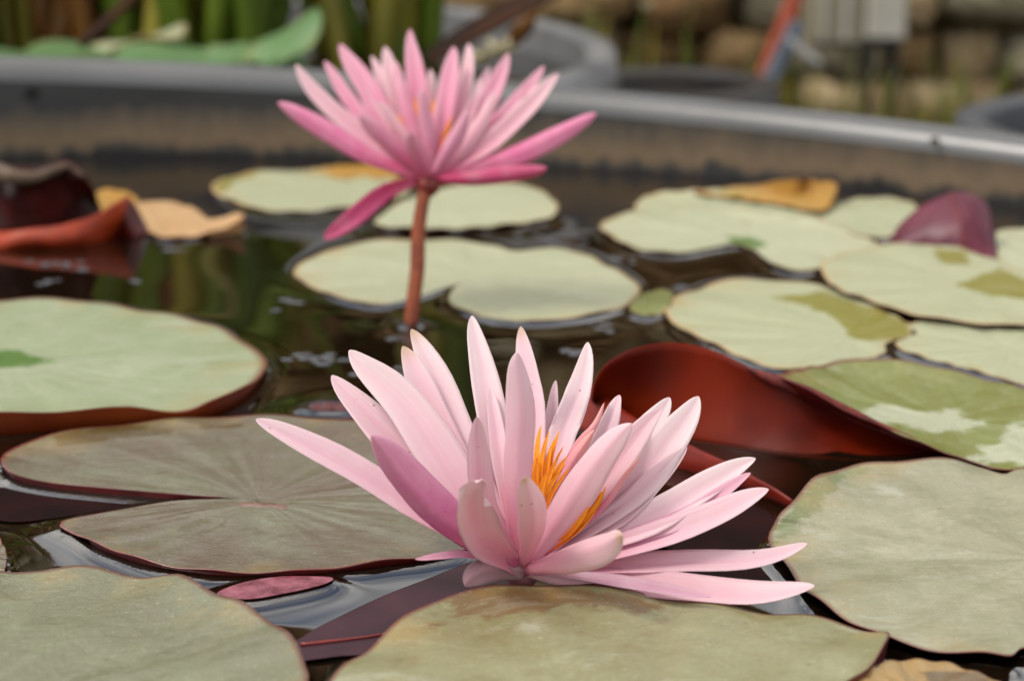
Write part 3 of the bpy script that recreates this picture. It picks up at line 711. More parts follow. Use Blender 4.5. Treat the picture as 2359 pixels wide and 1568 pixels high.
# ------------------------------------------------------------------ flowers
def petal(parent, pts, width, off, d0, face=20, inner=True, cup=0.28, pal=None, tipsharp=2.4, zmin=0.003, name='petal', conv=r6, fpx=F * 1.5727 / K6, basew=0.5, twist=0.0, curl=0.0, N=18, M=8, seed=0, outpal=None, mat=None, maxs=0.5, tan=False):
    """pts: tip -> base pixels. off: how far (m) the tip lies behind (+) or before (-) the base."""
    P = np.array([conv(*q) for q in pts[::-1]])
    C2 = catmull(P, 60)
    s = np.sin(np.linspace(0, 1, N + 1) * math.pi / 2)
    u_ = np.linspace(0, 1, 60)
    C2 = np.stack([np.interp(s, u_, C2[:, k]) for k in (0, 1)], 1)
    dd = d0 + off * (0.25 * s + 0.75 * s ** 1.25)
    C = []
    for (x, y), d in zip(C2, dd):
        r = ray(x, y)
        tmax = (zmin - CAMH) / r[2]
        C.append(CAM + r * min(d, tmax))
    C = np.array(C)
    T = np.gradient(C, axis=0); T /= np.linalg.norm(T, axis=1)[:, None]
    prof = np.where(s < maxs, basew + (1 - basew) * (lambda q: q * q * (3 - 2 * q))(np.clip(s / maxs, 0, 1)),
                    np.clip(1 - np.clip((s - maxs) / (1 - maxs), 0, 1) ** (tipsharp * 1.05), 0, 1) ** 0.60)
    prof = np.maximum(prof, 0.04)
    r_ = random.Random(seed * 7 + 3)
    tw_ = twist + r_.uniform(-22, 22); hook = r_.choice((-1, 1)) * r_.uniform(0.25, 1.0); keel = r_.uniform(0.07, 0.2)
    W = np.zeros_like(C); Nn = np.zeros_like(C)
    for i in range(N + 1):
        V = C[i] - CAM; dist = V @ FWD; V = V / np.linalg.norm(V)
        Wd = np.cross(T[i], V); Wd /= np.linalg.norm(Wd)
        up = Wd @ UP
        if abs(T[i] @ UP) > 0.93 * math.hypot(T[i] @ UP, T[i] @ RIGHT): ref = Wd @ RIGHT
        else: ref = up
        if i == N // 2: pass
        if ref < 0: Wd = -Wd
        Vp = V - T[i] * (V @ T[i]); Vp /= np.linalg.norm(Vp)
        ph = R(face + tw_ * (s[i] - 0.5))
        W[i] = math.cos(ph) * Wd + math.sin(ph) * Vp
        n_ = np.cross(T[i], W[i]); n_ /= np.linalg.norm(n_)
        if n_ @ V > 0: n_ = -n_               # towards the viewer
        Nn[i] = n_ if inner else -n_
        C[i] = C[i] + W[i] * hook * max(0.0, s[i] - 0.9) ** 2 * 100 * 0.07 * width / fpx * dist
        W[i] *= 0.46 * width / fpx * dist / max(0.35, math.cos(ph)) * prof[i]
    # keep the sheet from flipping between samples
    for i in range(1, N + 1):
        if W[i] @ W[i - 1] < 0: W[i] = -W[i]
        if Nn[i] @ Nn[i - 1] < 0: Nn[i] = -Nn[i]
    U = np.linspace(-1, 1, M + 1)
    pal = pal or ((214, 130, 168), (228, 186, 206), (234, 212, 220))
    outpal = outpal or pal
    def ramp(pl, q):
        c = [np.array(lin(v, 0.9)) for v in pl]
        return c[0] * (1 - q / 0.45) + c[1] * (q / 0.45) if q < 0.45 else c[1] * (1 - (q - 0.45) / 0.55) + c[2] * ((q - 0.45) / 0.55)
    top, bot, cols, colo, att = [], [], [], [], []
    rnd = r_.random()
    ph1, ph2 = r_.uniform(0, 6), r_.uniform(0, 6)
    for i in range(N + 1):
        hw = np.linalg.norm(W[i])
        for u in U:
            wob = 1 + (0.06 * math.sin(7 * s[i] + ph1 + (2 if u > 0 else 0)) + 0.025 * math.sin(19 * s[i] + ph2 + (1 if u > 0 else 0))) * abs(u)
            p = C[i] + W[i] * u * wob + Nn[i] * hw * (cup * (u * u - 0.35) + keel * math.exp(-(u / 0.2) ** 2) * -1 + 0.05 * math.sin(5 * s[i] + ph2) * u)
            p = p + Nn[i] * curl * max(0, s[i] - 0.8) ** 2 * 25 * 0.01
            th = 0.00055 * (1 - 0.75 * abs(u) ** 3) * (1 - 0.6 * s[i])
            q = p - Nn[i] * th
            if p[2] < zmin - 0.002: p = p.copy(); p[2] = zmin - 0.002
            if q[2] < zmin - 0.0025: q = q.copy(); q[2] = zmin - 0.0025
            top.append(p); bot.append(q)
            k = (1 - abs(u)) ** 1.5
            tint = np.array((1 - 0.01 * k, 1 - 0.13 * k, 1 - 0.07 * k))
            ci, co = ramp(pal, s[i]) * tint, ramp(outpal, s[i]) * tint
            if tan and s[i] > 0.93:
                q_ = min(1, (s[i] - 0.93) / 0.06) * 0.7
                ci = ci * (1 - q_) + np.array(lin((212, 184, 132), .9)) * q_; co = co * (1 - q_) + np.array(lin((212, 184, 132), .9)) * q_
            cols.append((*np.clip(ci, 0, 1), 1)); colo.append((*np.clip(co, 0, 1), 1))
            att.append((s[i], u, rnd))
    m = len(top); w = M + 1
    Fc = []
    for i in range(N):
        for j in range(M):
            q = (i * w + j, i * w + j + 1, (i + 1) * w + j + 1, (i + 1) * w + j)
            Fc += [q, tuple(m + v for v in q[::-1])]
    for i in range(N):
        Fc += [(i * w, (i + 1) * w, m + (i + 1) * w, m + i * w), (i * w + M, m + i * w + M, m + (i + 1) * w + M, (i + 1) * w + M)]
    for j in range(M):
        Fc += [(j, m + j, m + j + 1, j + 1), (N * w + j, N * w + j + 1, m + N * w + j + 1, m + N * w + j)]
    loc = np.array(parent.location)
    me = mesh_from(name, np.vstack([top, bot]) - loc, Fc)
    set_col(me, 'pigment', np.vstack([cols, colo]))
    set_vec(me, 'petal', att + att)
    o = obj(name, me, parent, [mat or M_petal])
    return o

PALE = ((230, 138, 168), (241, 204, 213), (247, 226, 229))
PALER = ((232, 152, 178), (244, 217, 222), (249, 237, 235))
WARM = ((232, 142, 168), (242, 203, 210), (248, 226, 228))
MAG = ((224, 112, 158), (232, 160, 194), (243, 202, 215))
DEEP = ((226, 90, 110), (222, 120, 165), (238, 176, 170))
GREYP = ((176, 140, 138), (178, 146, 148), (168, 138, 140))

fb = r6(1110, 1042)
fbase = onz(*fb, 0.010)
D0 = float((fbase - CAM) @ FWD)
lily = tag(empty('water_lily', (fbase[0], fbase[1], 0.0)), 'open pale pink water lily resting low on the water with orange stamens', 'flower')
c_ = 0.01
Psp = [
 # tip -> base, width, tip offset cm, face, inner, cup, palette, sharp
 ([(65, 450), (430, 640), (800, 862), (1085, 1020)], 118, 0.6, 38, True, .22, PALE, 3.2, {}),
 ([(355, 284), (590, 520), (850, 800), (1085, 1015)], 165, 3.2, 25, True, .25, PALE, 2.0, {}),
 ([(420, 190), (655, 405), (880, 740), (1090, 1010)], 185, 2.4, 20, True, .32, PALER, 2.2, {}),
 ([(678, 98), (790, 330), (905, 640), (1085, 1005)], 150, 3.9, 12, True, .25, PALER, 2.3, {}),
 ([(648, 163), (735, 390), (875, 680), (1085, 1010)], 150, 3.1, 10, True, .28, PALE, 2.4, {}),
 ([(905, 47), (962, 280), (1015, 600), (1095, 1005)], 128, 4.4, 10, True, .3, PALER, 2.6, {}),
 ([(1100, 90), (1132, 270), (1150, 480), (1120, 980)], 112, 4.8, -10, True, .25, PALE, 2.6, {}),
 ([(1375, 151), (1338, 330), (1265, 520), (1140, 980)], 118, 4.2, -18, True, .28, PALER, 2.4, {}),
 ([(1490, 357), (1450, 470), (1365, 660), (1150, 990)], 104, 3.4, -15, True, .3, PALE, 3.0, {}),
 ([(1697, 372), (1600, 500), (1440, 740), (1140, 1010)], 130, 2.6, 20, True, .22, PALER, 3.2, {}),
 ([(1810, 367), (1700, 520), (1520, 740), (1140, 1015)], 172, 1.9, 22, True, .2, PALER, 2.6, {}),
 ([(1760, 563), (1640, 680), (1470, 840), (1150, 1020)], 104, 1.2, 25, True, .3, PALE, 2.2, {}),
 ([(2022, 600), (1820, 722), (1570, 865), (1150, 1030)], 140, 0.6, 35, True, .22, PALER, 2.2, {}),
 ([(2005, 660), (1890, 745), (1680, 870), (1200, 1030)], 80, 0.2, 30, True, .3, MAG, 2.4, {'outpal': MAG}),
 ([(2075, 722), (1850, 838), (1600, 925), (1150, 1038)], 122, -0.4, 38, True, .25, PALE, 2.4, {}),
 ([(1650, 406), (1500, 595), (1350, 800), (1135, 1020)], 150, 0.7, 12, True, .2, WARM, 1.7, {}),
 ([(1534, 464), (1400, 630), (1265, 830), (1125, 1028)], 158, -0.5, 8, False, .22, WARM, 2.0, {}),
 ([(1080, 191), (1102, 400), (1090, 720), (1108, 1025)], 128, -0.9, 4, False, .35, PALE, 3.2, {}),
 ([(930, 444), (936, 600), (965, 800), (1095, 1020)], 104, -1.5, 12, True, .45, PALE, 2.8, {}),
 ([(525, 512), (655, 690), (830, 865), (1085, 1028)], 165, -2.2, -28, False, .5, MAG, 2.2, {'outpal': ((226, 110, 158), (226, 138, 186), (242, 186, 208)), 'basew': .5}),
 ([(955, 690), (920, 790), (960, 930), (1100, 1036)], 170, -3.4, 10, True, .85, WARM, 3.0, {'outpal': WARM, 'basew': .45}),
 ([(1116, 681), (1146, 800), (1142, 920), (1112, 1036)], 128, -3.4, 8, False, .35, WARM, 2.0, {'basew': .35}),
 ([(1502, 905), (1430, 955), (1290, 1000), (1118, 1040)], 128, -3.6, 25, False, .5, WARM, 3.4, {'basew': .4, 'zmin': .004}),
 ([(2232, 946), (2020, 1002), (1650, 1016), (1140, 1045)], 92, -0.6, 40, True, .2, PALE, 3.0, {'zmin': .006}),
 ([(2258, 1113), (2010, 1140), (1700, 1108), (1180, 1055)], 116, -2.0, 40, True, .22, WARM, 2.6, {'zmin': .004}),
 ([(1238, 300), (1222, 460), (1190, 640), (1128, 985)], 70, 4.4, -8, True, .3, PALE, 2.4, {}),
 ([(985, 330), (1010, 500), (1040, 700), (1098, 1005)], 78, 2.6, 10, True, .35, PALE, 2.6, {}),
 ([(1590, 470), (1500, 640), (1390, 790), (1140, 1015)], 84, 1.4, 12, True, .3, PALER, 2.2, {}),
 ([(1905, 690), (1760, 790), (1560, 890), (1160, 1030)], 80, 1.0, 30, True, .25, PALE, 2.4, {}),
 ([(690, 1004), (790, 990), (900, 985), (1060, 1020)], 34, -0.8, 40, True, .2, MAG, 2.2, {'zmin': .004}),
]
for i, (pts, wd, off, face, inn, cup, pal, sharp, kw) in enumerate(Psp):
    petal(lily, pts, wd, off * c_, D0, face, inn, cup, pal, sharp, seed=i, tan=i in (3, 4, 6, 21, 22), **kw)
# sepals seen under the bloom, at the water, then a shade-coloured extra petal
petal(lily, [(880, 1105), (940, 1055), (1010, 1040), (1115, 1045)], 120, -0.5 * c_, D0, 10, False, .3, GREYP, 2.6, zmin=0.001, name='sepal', basew=.7, seed=40)
petal(lily, [(1400, 1110), (1330, 1085), (1240, 1065), (1130, 1045)], 78, -0.5 * c_, D0, 20, False, .3, ((200, 150, 150), (206, 164, 170), (200, 160, 170)), 2.6, zmin=0.001, name='sepal', basew=.7, seed=41)
petal(lily, [(1850, 1152), (1680, 1122), (1450, 1082), (1160, 1048)], 52, -2.0 * c_, D0, 40, True, .2, ((206, 170, 178), (206, 166, 184), (226, 190, 204)), 2.6, zmin=0.0025, name='petal', seed=43)  # extra petal in grey-lavender, standing for the shaded underside of the lowest petal
# pink-orange inner staminodes
INN = ((224, 84, 110), (230, 136, 168), (246, 196, 180))
for i, (pts, wd, off) in enumerate([
    ([(1433, 389), (1392, 480), (1310, 590), (1150, 960)], 46, 2.4), ([(1392, 494), (1310, 620), (1230, 760), (1130, 970)], 78, 0.9),
    ([(1572, 598), (1525, 660), (1410, 815), (1200, 985)], 30, 0.1), ([(1120, 560), (1130, 700), (1125, 820), (1118, 990)], 60, 1.6), ([(1010, 560), (1030, 700), (1065, 840), (1105, 990)], 60, 1.8)]):
    petal(lily, pts, wd, off * c_, D0, 5, False, .3, INN, 1.7, name='inner_petal', seed=60 + i)
ST = [([(1182, 477), (1168, 580), (1165, 720), (1130, 950)], 30, 1.6), ([(1216, 500), (1190, 590), (1170, 740), (1132, 950)], 28, 1.4), ([(1256, 497), (1228, 580), (1200, 720), (1136, 950)], 26, 1.5),
      ([(1224, 558), (1205, 640), (1180, 760), (1134, 950)], 34, 1.1), ([(1294, 593), (1250, 650), (1205, 740), (1138, 950)], 30, 1.1), ([(1278, 622), (1235, 680), (1200, 760), (1140, 950)], 28, .9),
      ([(1242, 612), (1215, 680), (1190, 770), (1136, 950)], 36, .8), ([(1200, 560), (1180, 640), (1168, 760), (1130, 950)], 32, 1.0), ([(1170, 600), (1162, 680), (1160, 780), (1128, 950)], 40, .8),
      ([(1262, 660), (1222, 712), (1190, 790), (1138, 950)], 28, .6), ([(1400, 566), (1376, 600), (1320, 700), (1160, 950)], 26, 1.2),
      ([(1432, 733), (1385, 800), (1310, 880), (1180, 985)], 44, .35), ([(1418, 760), (1370, 830), (1290, 910), (1170, 990)], 40, .2), ([(1400, 770), (1345, 835), (1280, 905), (1165, 985)], 34, .5),
      ([(1440, 716), (1400, 790), (1330, 870), (1190, 980)], 20, .1), ([(1375, 795), (1330, 860), (1275, 920), (1170, 990)], 24, .0), ([(1412, 735), (1362, 805), (1300, 880), (1175, 985)], 22, .6),
      ([(1300, 640), (1262, 690), (1215, 770), (1140, 950)], 20, .5), ([(1235, 530), (1205, 620), (1178, 740), (1134, 950)], 20, 1.3), ([(1270, 560), (1235, 630), (1195, 740), (1136, 950)], 20, 1.0),
      ([(1150, 620), (1148, 700), (1146, 800), (1124, 950)], 34, 1.2), ([(1206, 660), (1188, 720), (1170, 800), (1132, 950)], 38, .5)]
for i, (pts, wd, off) in enumerate(ST):
    petal(lily, pts, wd * (1.15 if 11 <= i <= 13 else 1.0), off * c_ - 0.003, D0, (i * 37) % 50 - 25, True, .5, ((226, 84, 36), (240, 150, 40), (246, 190, 60)), 1.8, name='stamen', seed=80 + i, N=12, M=4, basew=.5, mat=M_stamen)
def receptacle(parent, c, r, h, mat, name='receptacle'):
    V, Fc = [], []
    prof = [(0.3, -1.0), (0.75, -0.6), (1.0, 0.0), (0.8, 0.5), (0.2, 0.75)]
    for rr, hh in prof:
        for k in range(18):
            a = 2 * math.pi * k / 18
            V.append((c[0] + rr * r * math.cos(a), c[1] + rr * r * math.sin(a), c[2] + hh * h))
    for i in range(4):
        for k in range(18): Fc.append((i * 18 + k, i * 18 + (k + 1) % 18, (i + 1) * 18 + (k + 1) % 18, (i + 1) * 18 + k))
    Fc.append(tuple(range(18))[::-1]); Fc.append(tuple(72 + k for k in range(18)))
    return under(obj(name, mesh_from(name, V, Fc), None, [mat]), parent)
M_recep = mat_simple('receptacle_pink', (206, 130, 130), (190, 110, 96), 120, 0.5)
receptacle(lily, fbase + np.array([0, 0.006, -0.001]), 0.006, 0.007, M_recep)
V, Fc = strip_tube([fbase + np.array([0, 0.006, -0.004]), fbase + np.array([-0.004, 0.012, -0.08]), fbase + np.array([-0.03, 0.03, -0.3])], 0.003)
under(obj('stem', mesh_from('stem', V, Fc), None, [M_stem]), lily)

# the tall flower
foot = onz(946, 752, 0.0)
D1 = float((foot - CAM) @ FWD) + 0.002
tb = atd(*r4(1075, 1085), D1)
lily2 = tag(empty('water_lily', (foot[0], foot[1], 0.0)), 'deeper pink water lily held above the water on a brown stem', 'flower')
PK = ((226, 74, 128), (240, 160, 190), (247, 200, 214))
PKP = ((228, 96, 142), (244, 196, 208), (249, 224, 226))
PKM = ((222, 78, 128), (236, 136, 180), (242, 164, 198))
PKD = ((216, 66, 114), (228, 98, 148), (232, 116, 158))
QS = [
 ([(95, 562), (360, 715), (650, 895), (1045, 1060)], 140, 0.3, 20, False, .4, PKM, 3.2),
 ([(203, 322), (350, 520), (600, 745), (1040, 1050)], 122, 1.6, 22, True, .25, PKP, 2.6),
 ([(400, 295), (545, 540), (760, 780), (1045, 1050)], 110, 2.6, 18, True, .3, PK, 2.8),
 ([(488, 188), (640, 420), (820, 730), (1055, 1055)], 160, 3.0, 14, True, .25, PK, 2.2),
 ([(708, 262), (780, 450), (900, 740), (1062, 1060)], 96, 3.4, 10, True, .3, PKP, 2.8),
 ([(795, 203), (835, 400), (940, 740), (1065, 1060)], 140, 3.6, 8, True, .25, PKP, 2.6),
 ([(945, 92), (980, 300), (1015, 600), (1070, 1060)], 150, 2.6, 5, True, .3, PK, 1.9),
 ([(1092, 348), (1088, 480), (1082, 700), (1075, 1055)], 84, 3.6, 0, True, .3, PKP, 3.0),
 ([(1345, 182), (1320, 400), (1235, 720), (1090, 1060)], 118, 3.8, -10, True, .25, PKP, 2.6),
 ([(1246, 203), (1212, 420), (1150, 760), (1083, 1060)], 140, 2.6, -8, True, .3, PK, 2.8),
 ([(1604, 250), (1500, 480), (1340, 770), (1095, 1060)], 150, 2.4, 15, True, .25, PK, 2.2),
 ([(1420, 395), (1378, 550), (1270, 800), (1092, 1060)], 84, 1.8, 10, True, .3, PKP, 2.4),
 ([(1832, 332), (1655, 555), (1400, 820), (1100, 1060)], 116, 1.9, 20, True, .25, PK, 2.6),
 ([(1917, 376), (1720, 605), (1450, 850), (1105, 1065)], 140, 0.9, 24, True, .25, PKP, 2.6),
 ([(2173, 642), (1900, 785), (1600, 925), (1105, 1070)], 146, 0.2, 25, False, .35, PKM, 3.0),
 ([(1850, 1000), (1620, 1040), (1400, 1065), (1110, 1075)], 118, -1.2, -20, False, .4, PKD, 2.8),
 ([(393, 1458), (590, 1310), (800, 1150), (1040, 1062)], 138, -1.0, -10, True, .25, PKD, 3.4),
 ([(880, 375), (925, 560), (1000, 800), (1072, 1060)], 112, 1.0, 6, False, .3, PK, 2.4),
 ([(1030, 478), (1052, 650), (1080, 850), (1084, 1062)], 100, -0.8, 4, False, .3, ((226, 104, 152), (240, 180, 204), (244, 202, 216)), 2.8),
 ([(1510, 495), (1420, 690), (1290, 880), (1095, 1065)], 112, 0.6, 15, False, .3, PKP, 1.9),
 ([(1335, 620), (1262, 780), (1165, 940), (1090, 1068)], 116, -1.2, 10, False, .35, ((226, 104, 152), (240, 174, 202), (244, 200, 214)), 2.0),
 ([(618, 648), (760, 780), (920, 935), (1060, 1066)], 134, -1.6, -10, False, .35, PK, 2.4),
 ([(600, 420), (700, 600), (850, 800), (1058, 1058)], 92, 2.2, 12, True, .3, PKP, 2.4),
 ([(860, 300), (900, 480), (970, 760), (1070, 1060)], 92, 3.0, 6, True, .3, PK, 2.4),
 ([(1190, 330), (1165, 500), (1120, 760), (1080, 1060)], 90, 3.0, -4, True, .3, PKP, 2.4),
 ([(1470, 330), (1400, 520), (1280, 780), (1092, 1060)], 96, 2.6, 8, True, .3, PKP, 2.4),
 ([(1700, 480), (1560, 660), (1380, 850), (1100, 1062)], 92, 1.4, 18, True, .3, PK, 2.4),
 ([(1150, 520), (1130, 680), (1105, 860), (1080, 1062)], 80, 0.2, 0, False, .3, PK, 2.4),
 ([(760, 560), (860, 720), (970, 890), (1068, 1062)], 96, -0.4, -6, False, .3, PKP, 2.4),
 ([(955, 765), (995, 870), (1050, 980), (1082, 1072)], 134, -2.8, 6, False, .35, ((222, 100, 144), (238, 168, 194), (243, 194, 210)), 2.2),
]
for i, (pts, wd, off, face, inn, cup, pal, sharp) in enumerate(QS):
    petal(lily2, pts, wd, off * c_ * 0.85, D1, face, inn, cup, pal, sharp, seed=100 + i, conv=r4, fpx=F * 2.6133 / K6, N=14, M=6)
for i, (pts, wd, off) in enumerate([([(985, 530), (1000, 640), (1040, 800), (1072, 1020)], 40, .8), ([(1108, 540), (1100, 640), (1090, 800), (1078, 1020)], 44, .8), ([(870, 640), (930, 760), (1000, 880), (1066, 1020)], 40, 1.0), ([(1230, 660), (1180, 780), (1130, 900), (1084, 1020)], 36, .8), ([(1050, 560), (1060, 660), (1070, 800), (1076, 1020)], 40, .9)]):
    petal(lily2, pts, wd, off * c_, D1, 0, True, .4, ((226, 84, 36), (240, 150, 40), (246, 190, 60)), 1.8, name='stamen', seed=140 + i, conv=r4, fpx=F * 2.6133 / K6, N=8, M=4, mat=M_stamen)
receptacle(lily2, tb + np.array([0, 0, -0.001]), 0.0052, 0.005, mat_simple('receptacle_red', (140, 44, 40), (120, 40, 30), 120, 0.5))
st_px = [r4(1068, 1090), r4(1040, 1200), r4(1010, 1400), (961, 620), (952, 690), (946, 752)]
SP = [atd(x, y, D1) for x, y in catmull(st_px, 16)]
SP += [SP[-1] + np.array([-0.004, 0, -0.03]), SP[-1] + np.array([-0.02, 0.01, -0.12])]
V, Fc = strip_tube(SP, np.interp(np.arange(18), [0, 2, 8, 15, 17], [0.0031, 0.0027, 0.003, 0.0029, 0.0029]), 14)
under(obj('stem', mesh_from('stem', V, Fc), None, [M_stem]), lily2)
OUTLINES.append(np.array([foot + 0.003 * np.array([math.cos(a), math.sin(a), 0]) for a in np.linspace(0, 6.28, 12)]))

# ------------------------------------------------------------------ water: rises to the edges of everything that floats
def axis(lo, a, b, hi, fine, coarse):
    return np.unique(np.concatenate([np.arange(lo, a, coarse), np.arange(a, b, fine), np.arange(b, hi + coarse, coarse)]))
gx = axis(TX - TR - .02, -0.34, 0.32, TX + TR + .02, 0.0014, 0.03)
gy = axis(TY - TR - .02, 0.44, 1.215, TY + TR + .02, 0.0014, 0.03)
Dm = np.full((len(gy), len(gx)), 0.05)
win = 0.03
for E in OUTLINES:
    q = np.vstack([E, E[:1]])
    pts = np.vstack([q[i, :2] + (q[i + 1, :2] - q[i, :2]) * t for i in range(len(E)) for t in (0, .5)])
    for x, y in pts:
        i0, i1 = np.searchsorted(gx, (x - win, x + win)); j0, j1 = np.searchsorted(gy, (y - win, y + win))
        if i1 <= i0 or j1 <= j0: continue
        d = np.hypot(gx[None, i0:i1] - x, gy[j0:j1, None] - y)
        Dm[j0:j1, i0:i1] = np.minimum(Dm[j0:j1, i0:i1], d)
XX, YY = np.meshgrid(gx, gy)
rad = np.hypot(XX - TX, YY - TY)
Dm = np.minimum(Dm, np.abs(TR - rad))
ZZ = 0.0004 * np.exp(-Dm / 0.0016) + 0.0014 * np.exp(-Dm / 0.0062)
for k in range(7):
    a = nrng.uniform(0, 6.28); f_ = nrng.uniform(40, 150)
    ZZ += 0.0035 / f_ * np.sin((XX * math.cos(a) + YY * math.sin(a)) * f_ + nrng.uniform(0, 6.28)) * 0.16
keep = rad < TR + 0.004
ids = -np.ones(XX.size, int); kk = keep.ravel()
ids[kk] = np.arange(kk.sum())
ids = ids.reshape(XX.shape)
quad = np.stack([ids[:-1, :-1], ids[:-1, 1:], ids[1:, 1:], ids[1:, :-1]], -1).reshape(-1, 4)
quad = quad[(quad >= 0).all(1)]
vv = np.column_stack([XX.ravel(), YY.ravel(), ZZ.ravel()])[kk]
me = bpy.data.meshes.new('water')
me.vertices.add(len(vv)); me.vertices.foreach_set('co', vv.ravel().astype(np.float32))
me.loops.add(quad.size); me.loops.foreach_set('vertex_index', quad.ravel().astype(np.int32))
me.polygons.add(len(quad)); me.polygons.foreach_set('loop_start', np.arange(0, quad.size, 4, dtype=np.int32))
me.update(calc_edges=True)
me.polygons.foreach_set('use_smooth', [True] * len(quad))
tag(obj('water', me, None, [M_water]), kind='structure')

# ------------------------------------------------------------------ bubbles
V, Fc = [], []
prof = [(1.25, -0.05), (1.0, 0.18), (0.8, 0.42), (0.45, 0.6), (0.15, 0.66)]
for rr, hh in prof:
    for k in range(12):
        a = 2 * math.pi * k / 12
        V.append((rr * math.cos(a), rr * math.sin(a), hh))
for i in range(4):
    for k in range(12): Fc.append((i * 12 + k, i * 12 + (k + 1) % 12, (i + 1) * 12 + (k + 1) % 12, (i + 1) * 12 + k))
Fc.append(tuple(48 + k for k in range(12)))
bub = mesh_from('bubble', V, Fc); bub.materials.append(M_bubble)
for label, cl in (('tiny bubble floating on the dark water left of the tall stem', [(735, 822, 17, 75, 20), (690, 692, 4, 30, 8), (630, 715, 2, 8, 6)]),
                  ('tiny bubble floating around the foot of the tall stem', [(915, 775, 9, 40, 22), (1015, 718, 3, 18, 8), (880, 855, 6, 45, 14)]),
                  ('tiny bubble floating below the curled red dead leaf', [(150, 605, 11, 65, 18), (110, 652, 6, 25, 8), (310, 645, 3, 12, 6), (395, 575, 5, 30, 6), (440, 545, 4, 50, 5)]),
                  ('tiny bubble floating on the water between the heart shaped and notched pads', [(1235, 535, 12, 70, 22), (1345, 545, 6, 45, 14), (1440, 598, 5, 30, 10), (1295, 570, 6, 40, 12)]),  # most of these bubbles are added in place of reflection streaks on ripples
                  ('tiny bubble floating just in front of the heart shaped pad', [(1385, 748, 9, 40, 10), (1325, 812, 4, 25, 8), (1300, 808, 2, 10, 6), (1565, 664, 3, 16, 6)]),
                  ('tiny bubble behind the far edge of the bronze pad', [(890, 952, 8, 60, 6), (560, 920, 4, 30, 8), (130, 985, 1, 2, 2), (480, 940, 3, 20, 5)])):
    for (cx_, cy_, n_, sx, sy) in cl:
        for k in range(n_):
            p = onz(cx_ + rng.gauss(0, sx * .55), cy_ + rng.gauss(0, sy * .55), 0.0002)
            o = bpy.data.objects.new('bubble', bub); COL.objects.link(o)
            s_ = rng.uniform(0.0006, 0.0019) if n_ > 1 else 0.0034
            o.location = p; o.scale = (s_ * rng.uniform(.9, 1.8), s_, s_ * rng.uniform(.35, .6))
            tag(o, label, 'bubble', 'bubbles on the pond water: ' + label[21:])

# ------------------------------------------------------------------ behind the tub
def small_tub(loc, r, rim, label, mat, water=None, fill=-0.02):
    t = tag(empty('planter_tub', (loc[0], loc[1], GZ)), label, 'tub')
    inner = [(0.02, rim - 0.22), (r - 0.03, rim - 0.22), (r - 0.004, rim - 0.004)]
    outer = [(r + 0.016, rim - 0.028), (r + 0.01, rim - 0.05), (r - 0.05, GZ), (0.02, GZ + 0.002)]
    lip = [(r - 0.005, rim - 0.006), (r, rim - 0.001), (r + 0.008, rim), (r + 0.018, rim - 0.003), (r + 0.021, rim - 0.03), (r + 0.014, rim - 0.031)]
    for nm, pr in (('inner_wall', inner), ('outer_wall', outer), ('rim', lip)):
        under(obj(nm, revolve(pr, loc[0], loc[1], 96, None, nm), None, [mat]), t)
    return t
small_tub((-0.28, 1.6), 0.34, 0.014, 'grey plastic tub of reeds and green pads right behind the big tub', M_tub2)
V = [(-0.28 + 0.333 * math.cos(a), 1.6 + 0.333 * math.sin(a), -0.012) for a in np.linspace(0, 2 * math.pi, 64, endpoint=False)]
tag(obj('reed_tub_water', mesh_from('reed_tub_water', V, [tuple(range(64))], False), None, [M_water]), kind='structure')
small_tub((0.45, 1.43), 0.13, -0.014, 'dark grey plastic tub behind the lowest side of the big tub rim', M_tub3)
V = [(0.45 + 0.123 * math.cos(a), 1.43 + 0.123 * math.sin(a), -0.04) for a in np.linspace(0, 2 * math.pi, 48, endpoint=False)]
tag(obj('side_tub_water', mesh_from('side_tub_water', V, [tuple(range(48))], False), None, [M_water]), kind='structure')
small_tub((0.13, 1.74), 0.07, -0.032, 'small dark plastic tub beside the foot of the slanted bars', M_dark)

def blade_mesh(name, foot_, tip, width, bend, mat, n=12, fold_=0.25, yaw=0.0):
    foot_, tip = np.array(foot_, float), np.array(tip, float)
    mid = (foot_ + tip) / 2 + np.array(bend)
    s = np.linspace(0, 1, n + 1)
    C = np.array([(1 - t) ** 2 * foot_ + 2 * t * (1 - t) * mid + t * t * tip for t in s])
    T = np.gradient(C, axis=0); T /= np.linalg.norm(T, axis=1)[:, None]
    side = np.array([math.cos(yaw), math.sin(yaw), 0.0])
    V, Fc = [], []
    for i in range(n + 1):
        w_ = side - T[i] * (side @ T[i]); w_ /= np.linalg.norm(w_); nn = np.cross(T[i], w_)
        hw = width / 2 * (0.75 + 0.25 * math.sin(math.pi * min(1, s[i] * 1.3))) * (1 - max(0, s[i] - .55) / .45) ** .8 + 0.0003
        for u, off in ((-1, fold_), (0, 0), (1, fold_), (0, -0.12)):
            V.append(C[i] + w_ * hw * u + nn * hw * off)
    for i in range(n):
        for k in range(4): Fc.append((i * 4 + k, i * 4 + (k + 1) % 4, (i + 1) * 4 + (k + 1) % 4, (i + 1) * 4 + k))
    Fc.append((3, 2, 1, 0)); Fc.append(tuple(n * 4 + k for k in range(4)))
    return obj(name, mesh_from(name, V, Fc), None, [mat])
reedmats = [M_bladeg, M_bladeo, M_bladeb, M_bladeg, M_bladeo]
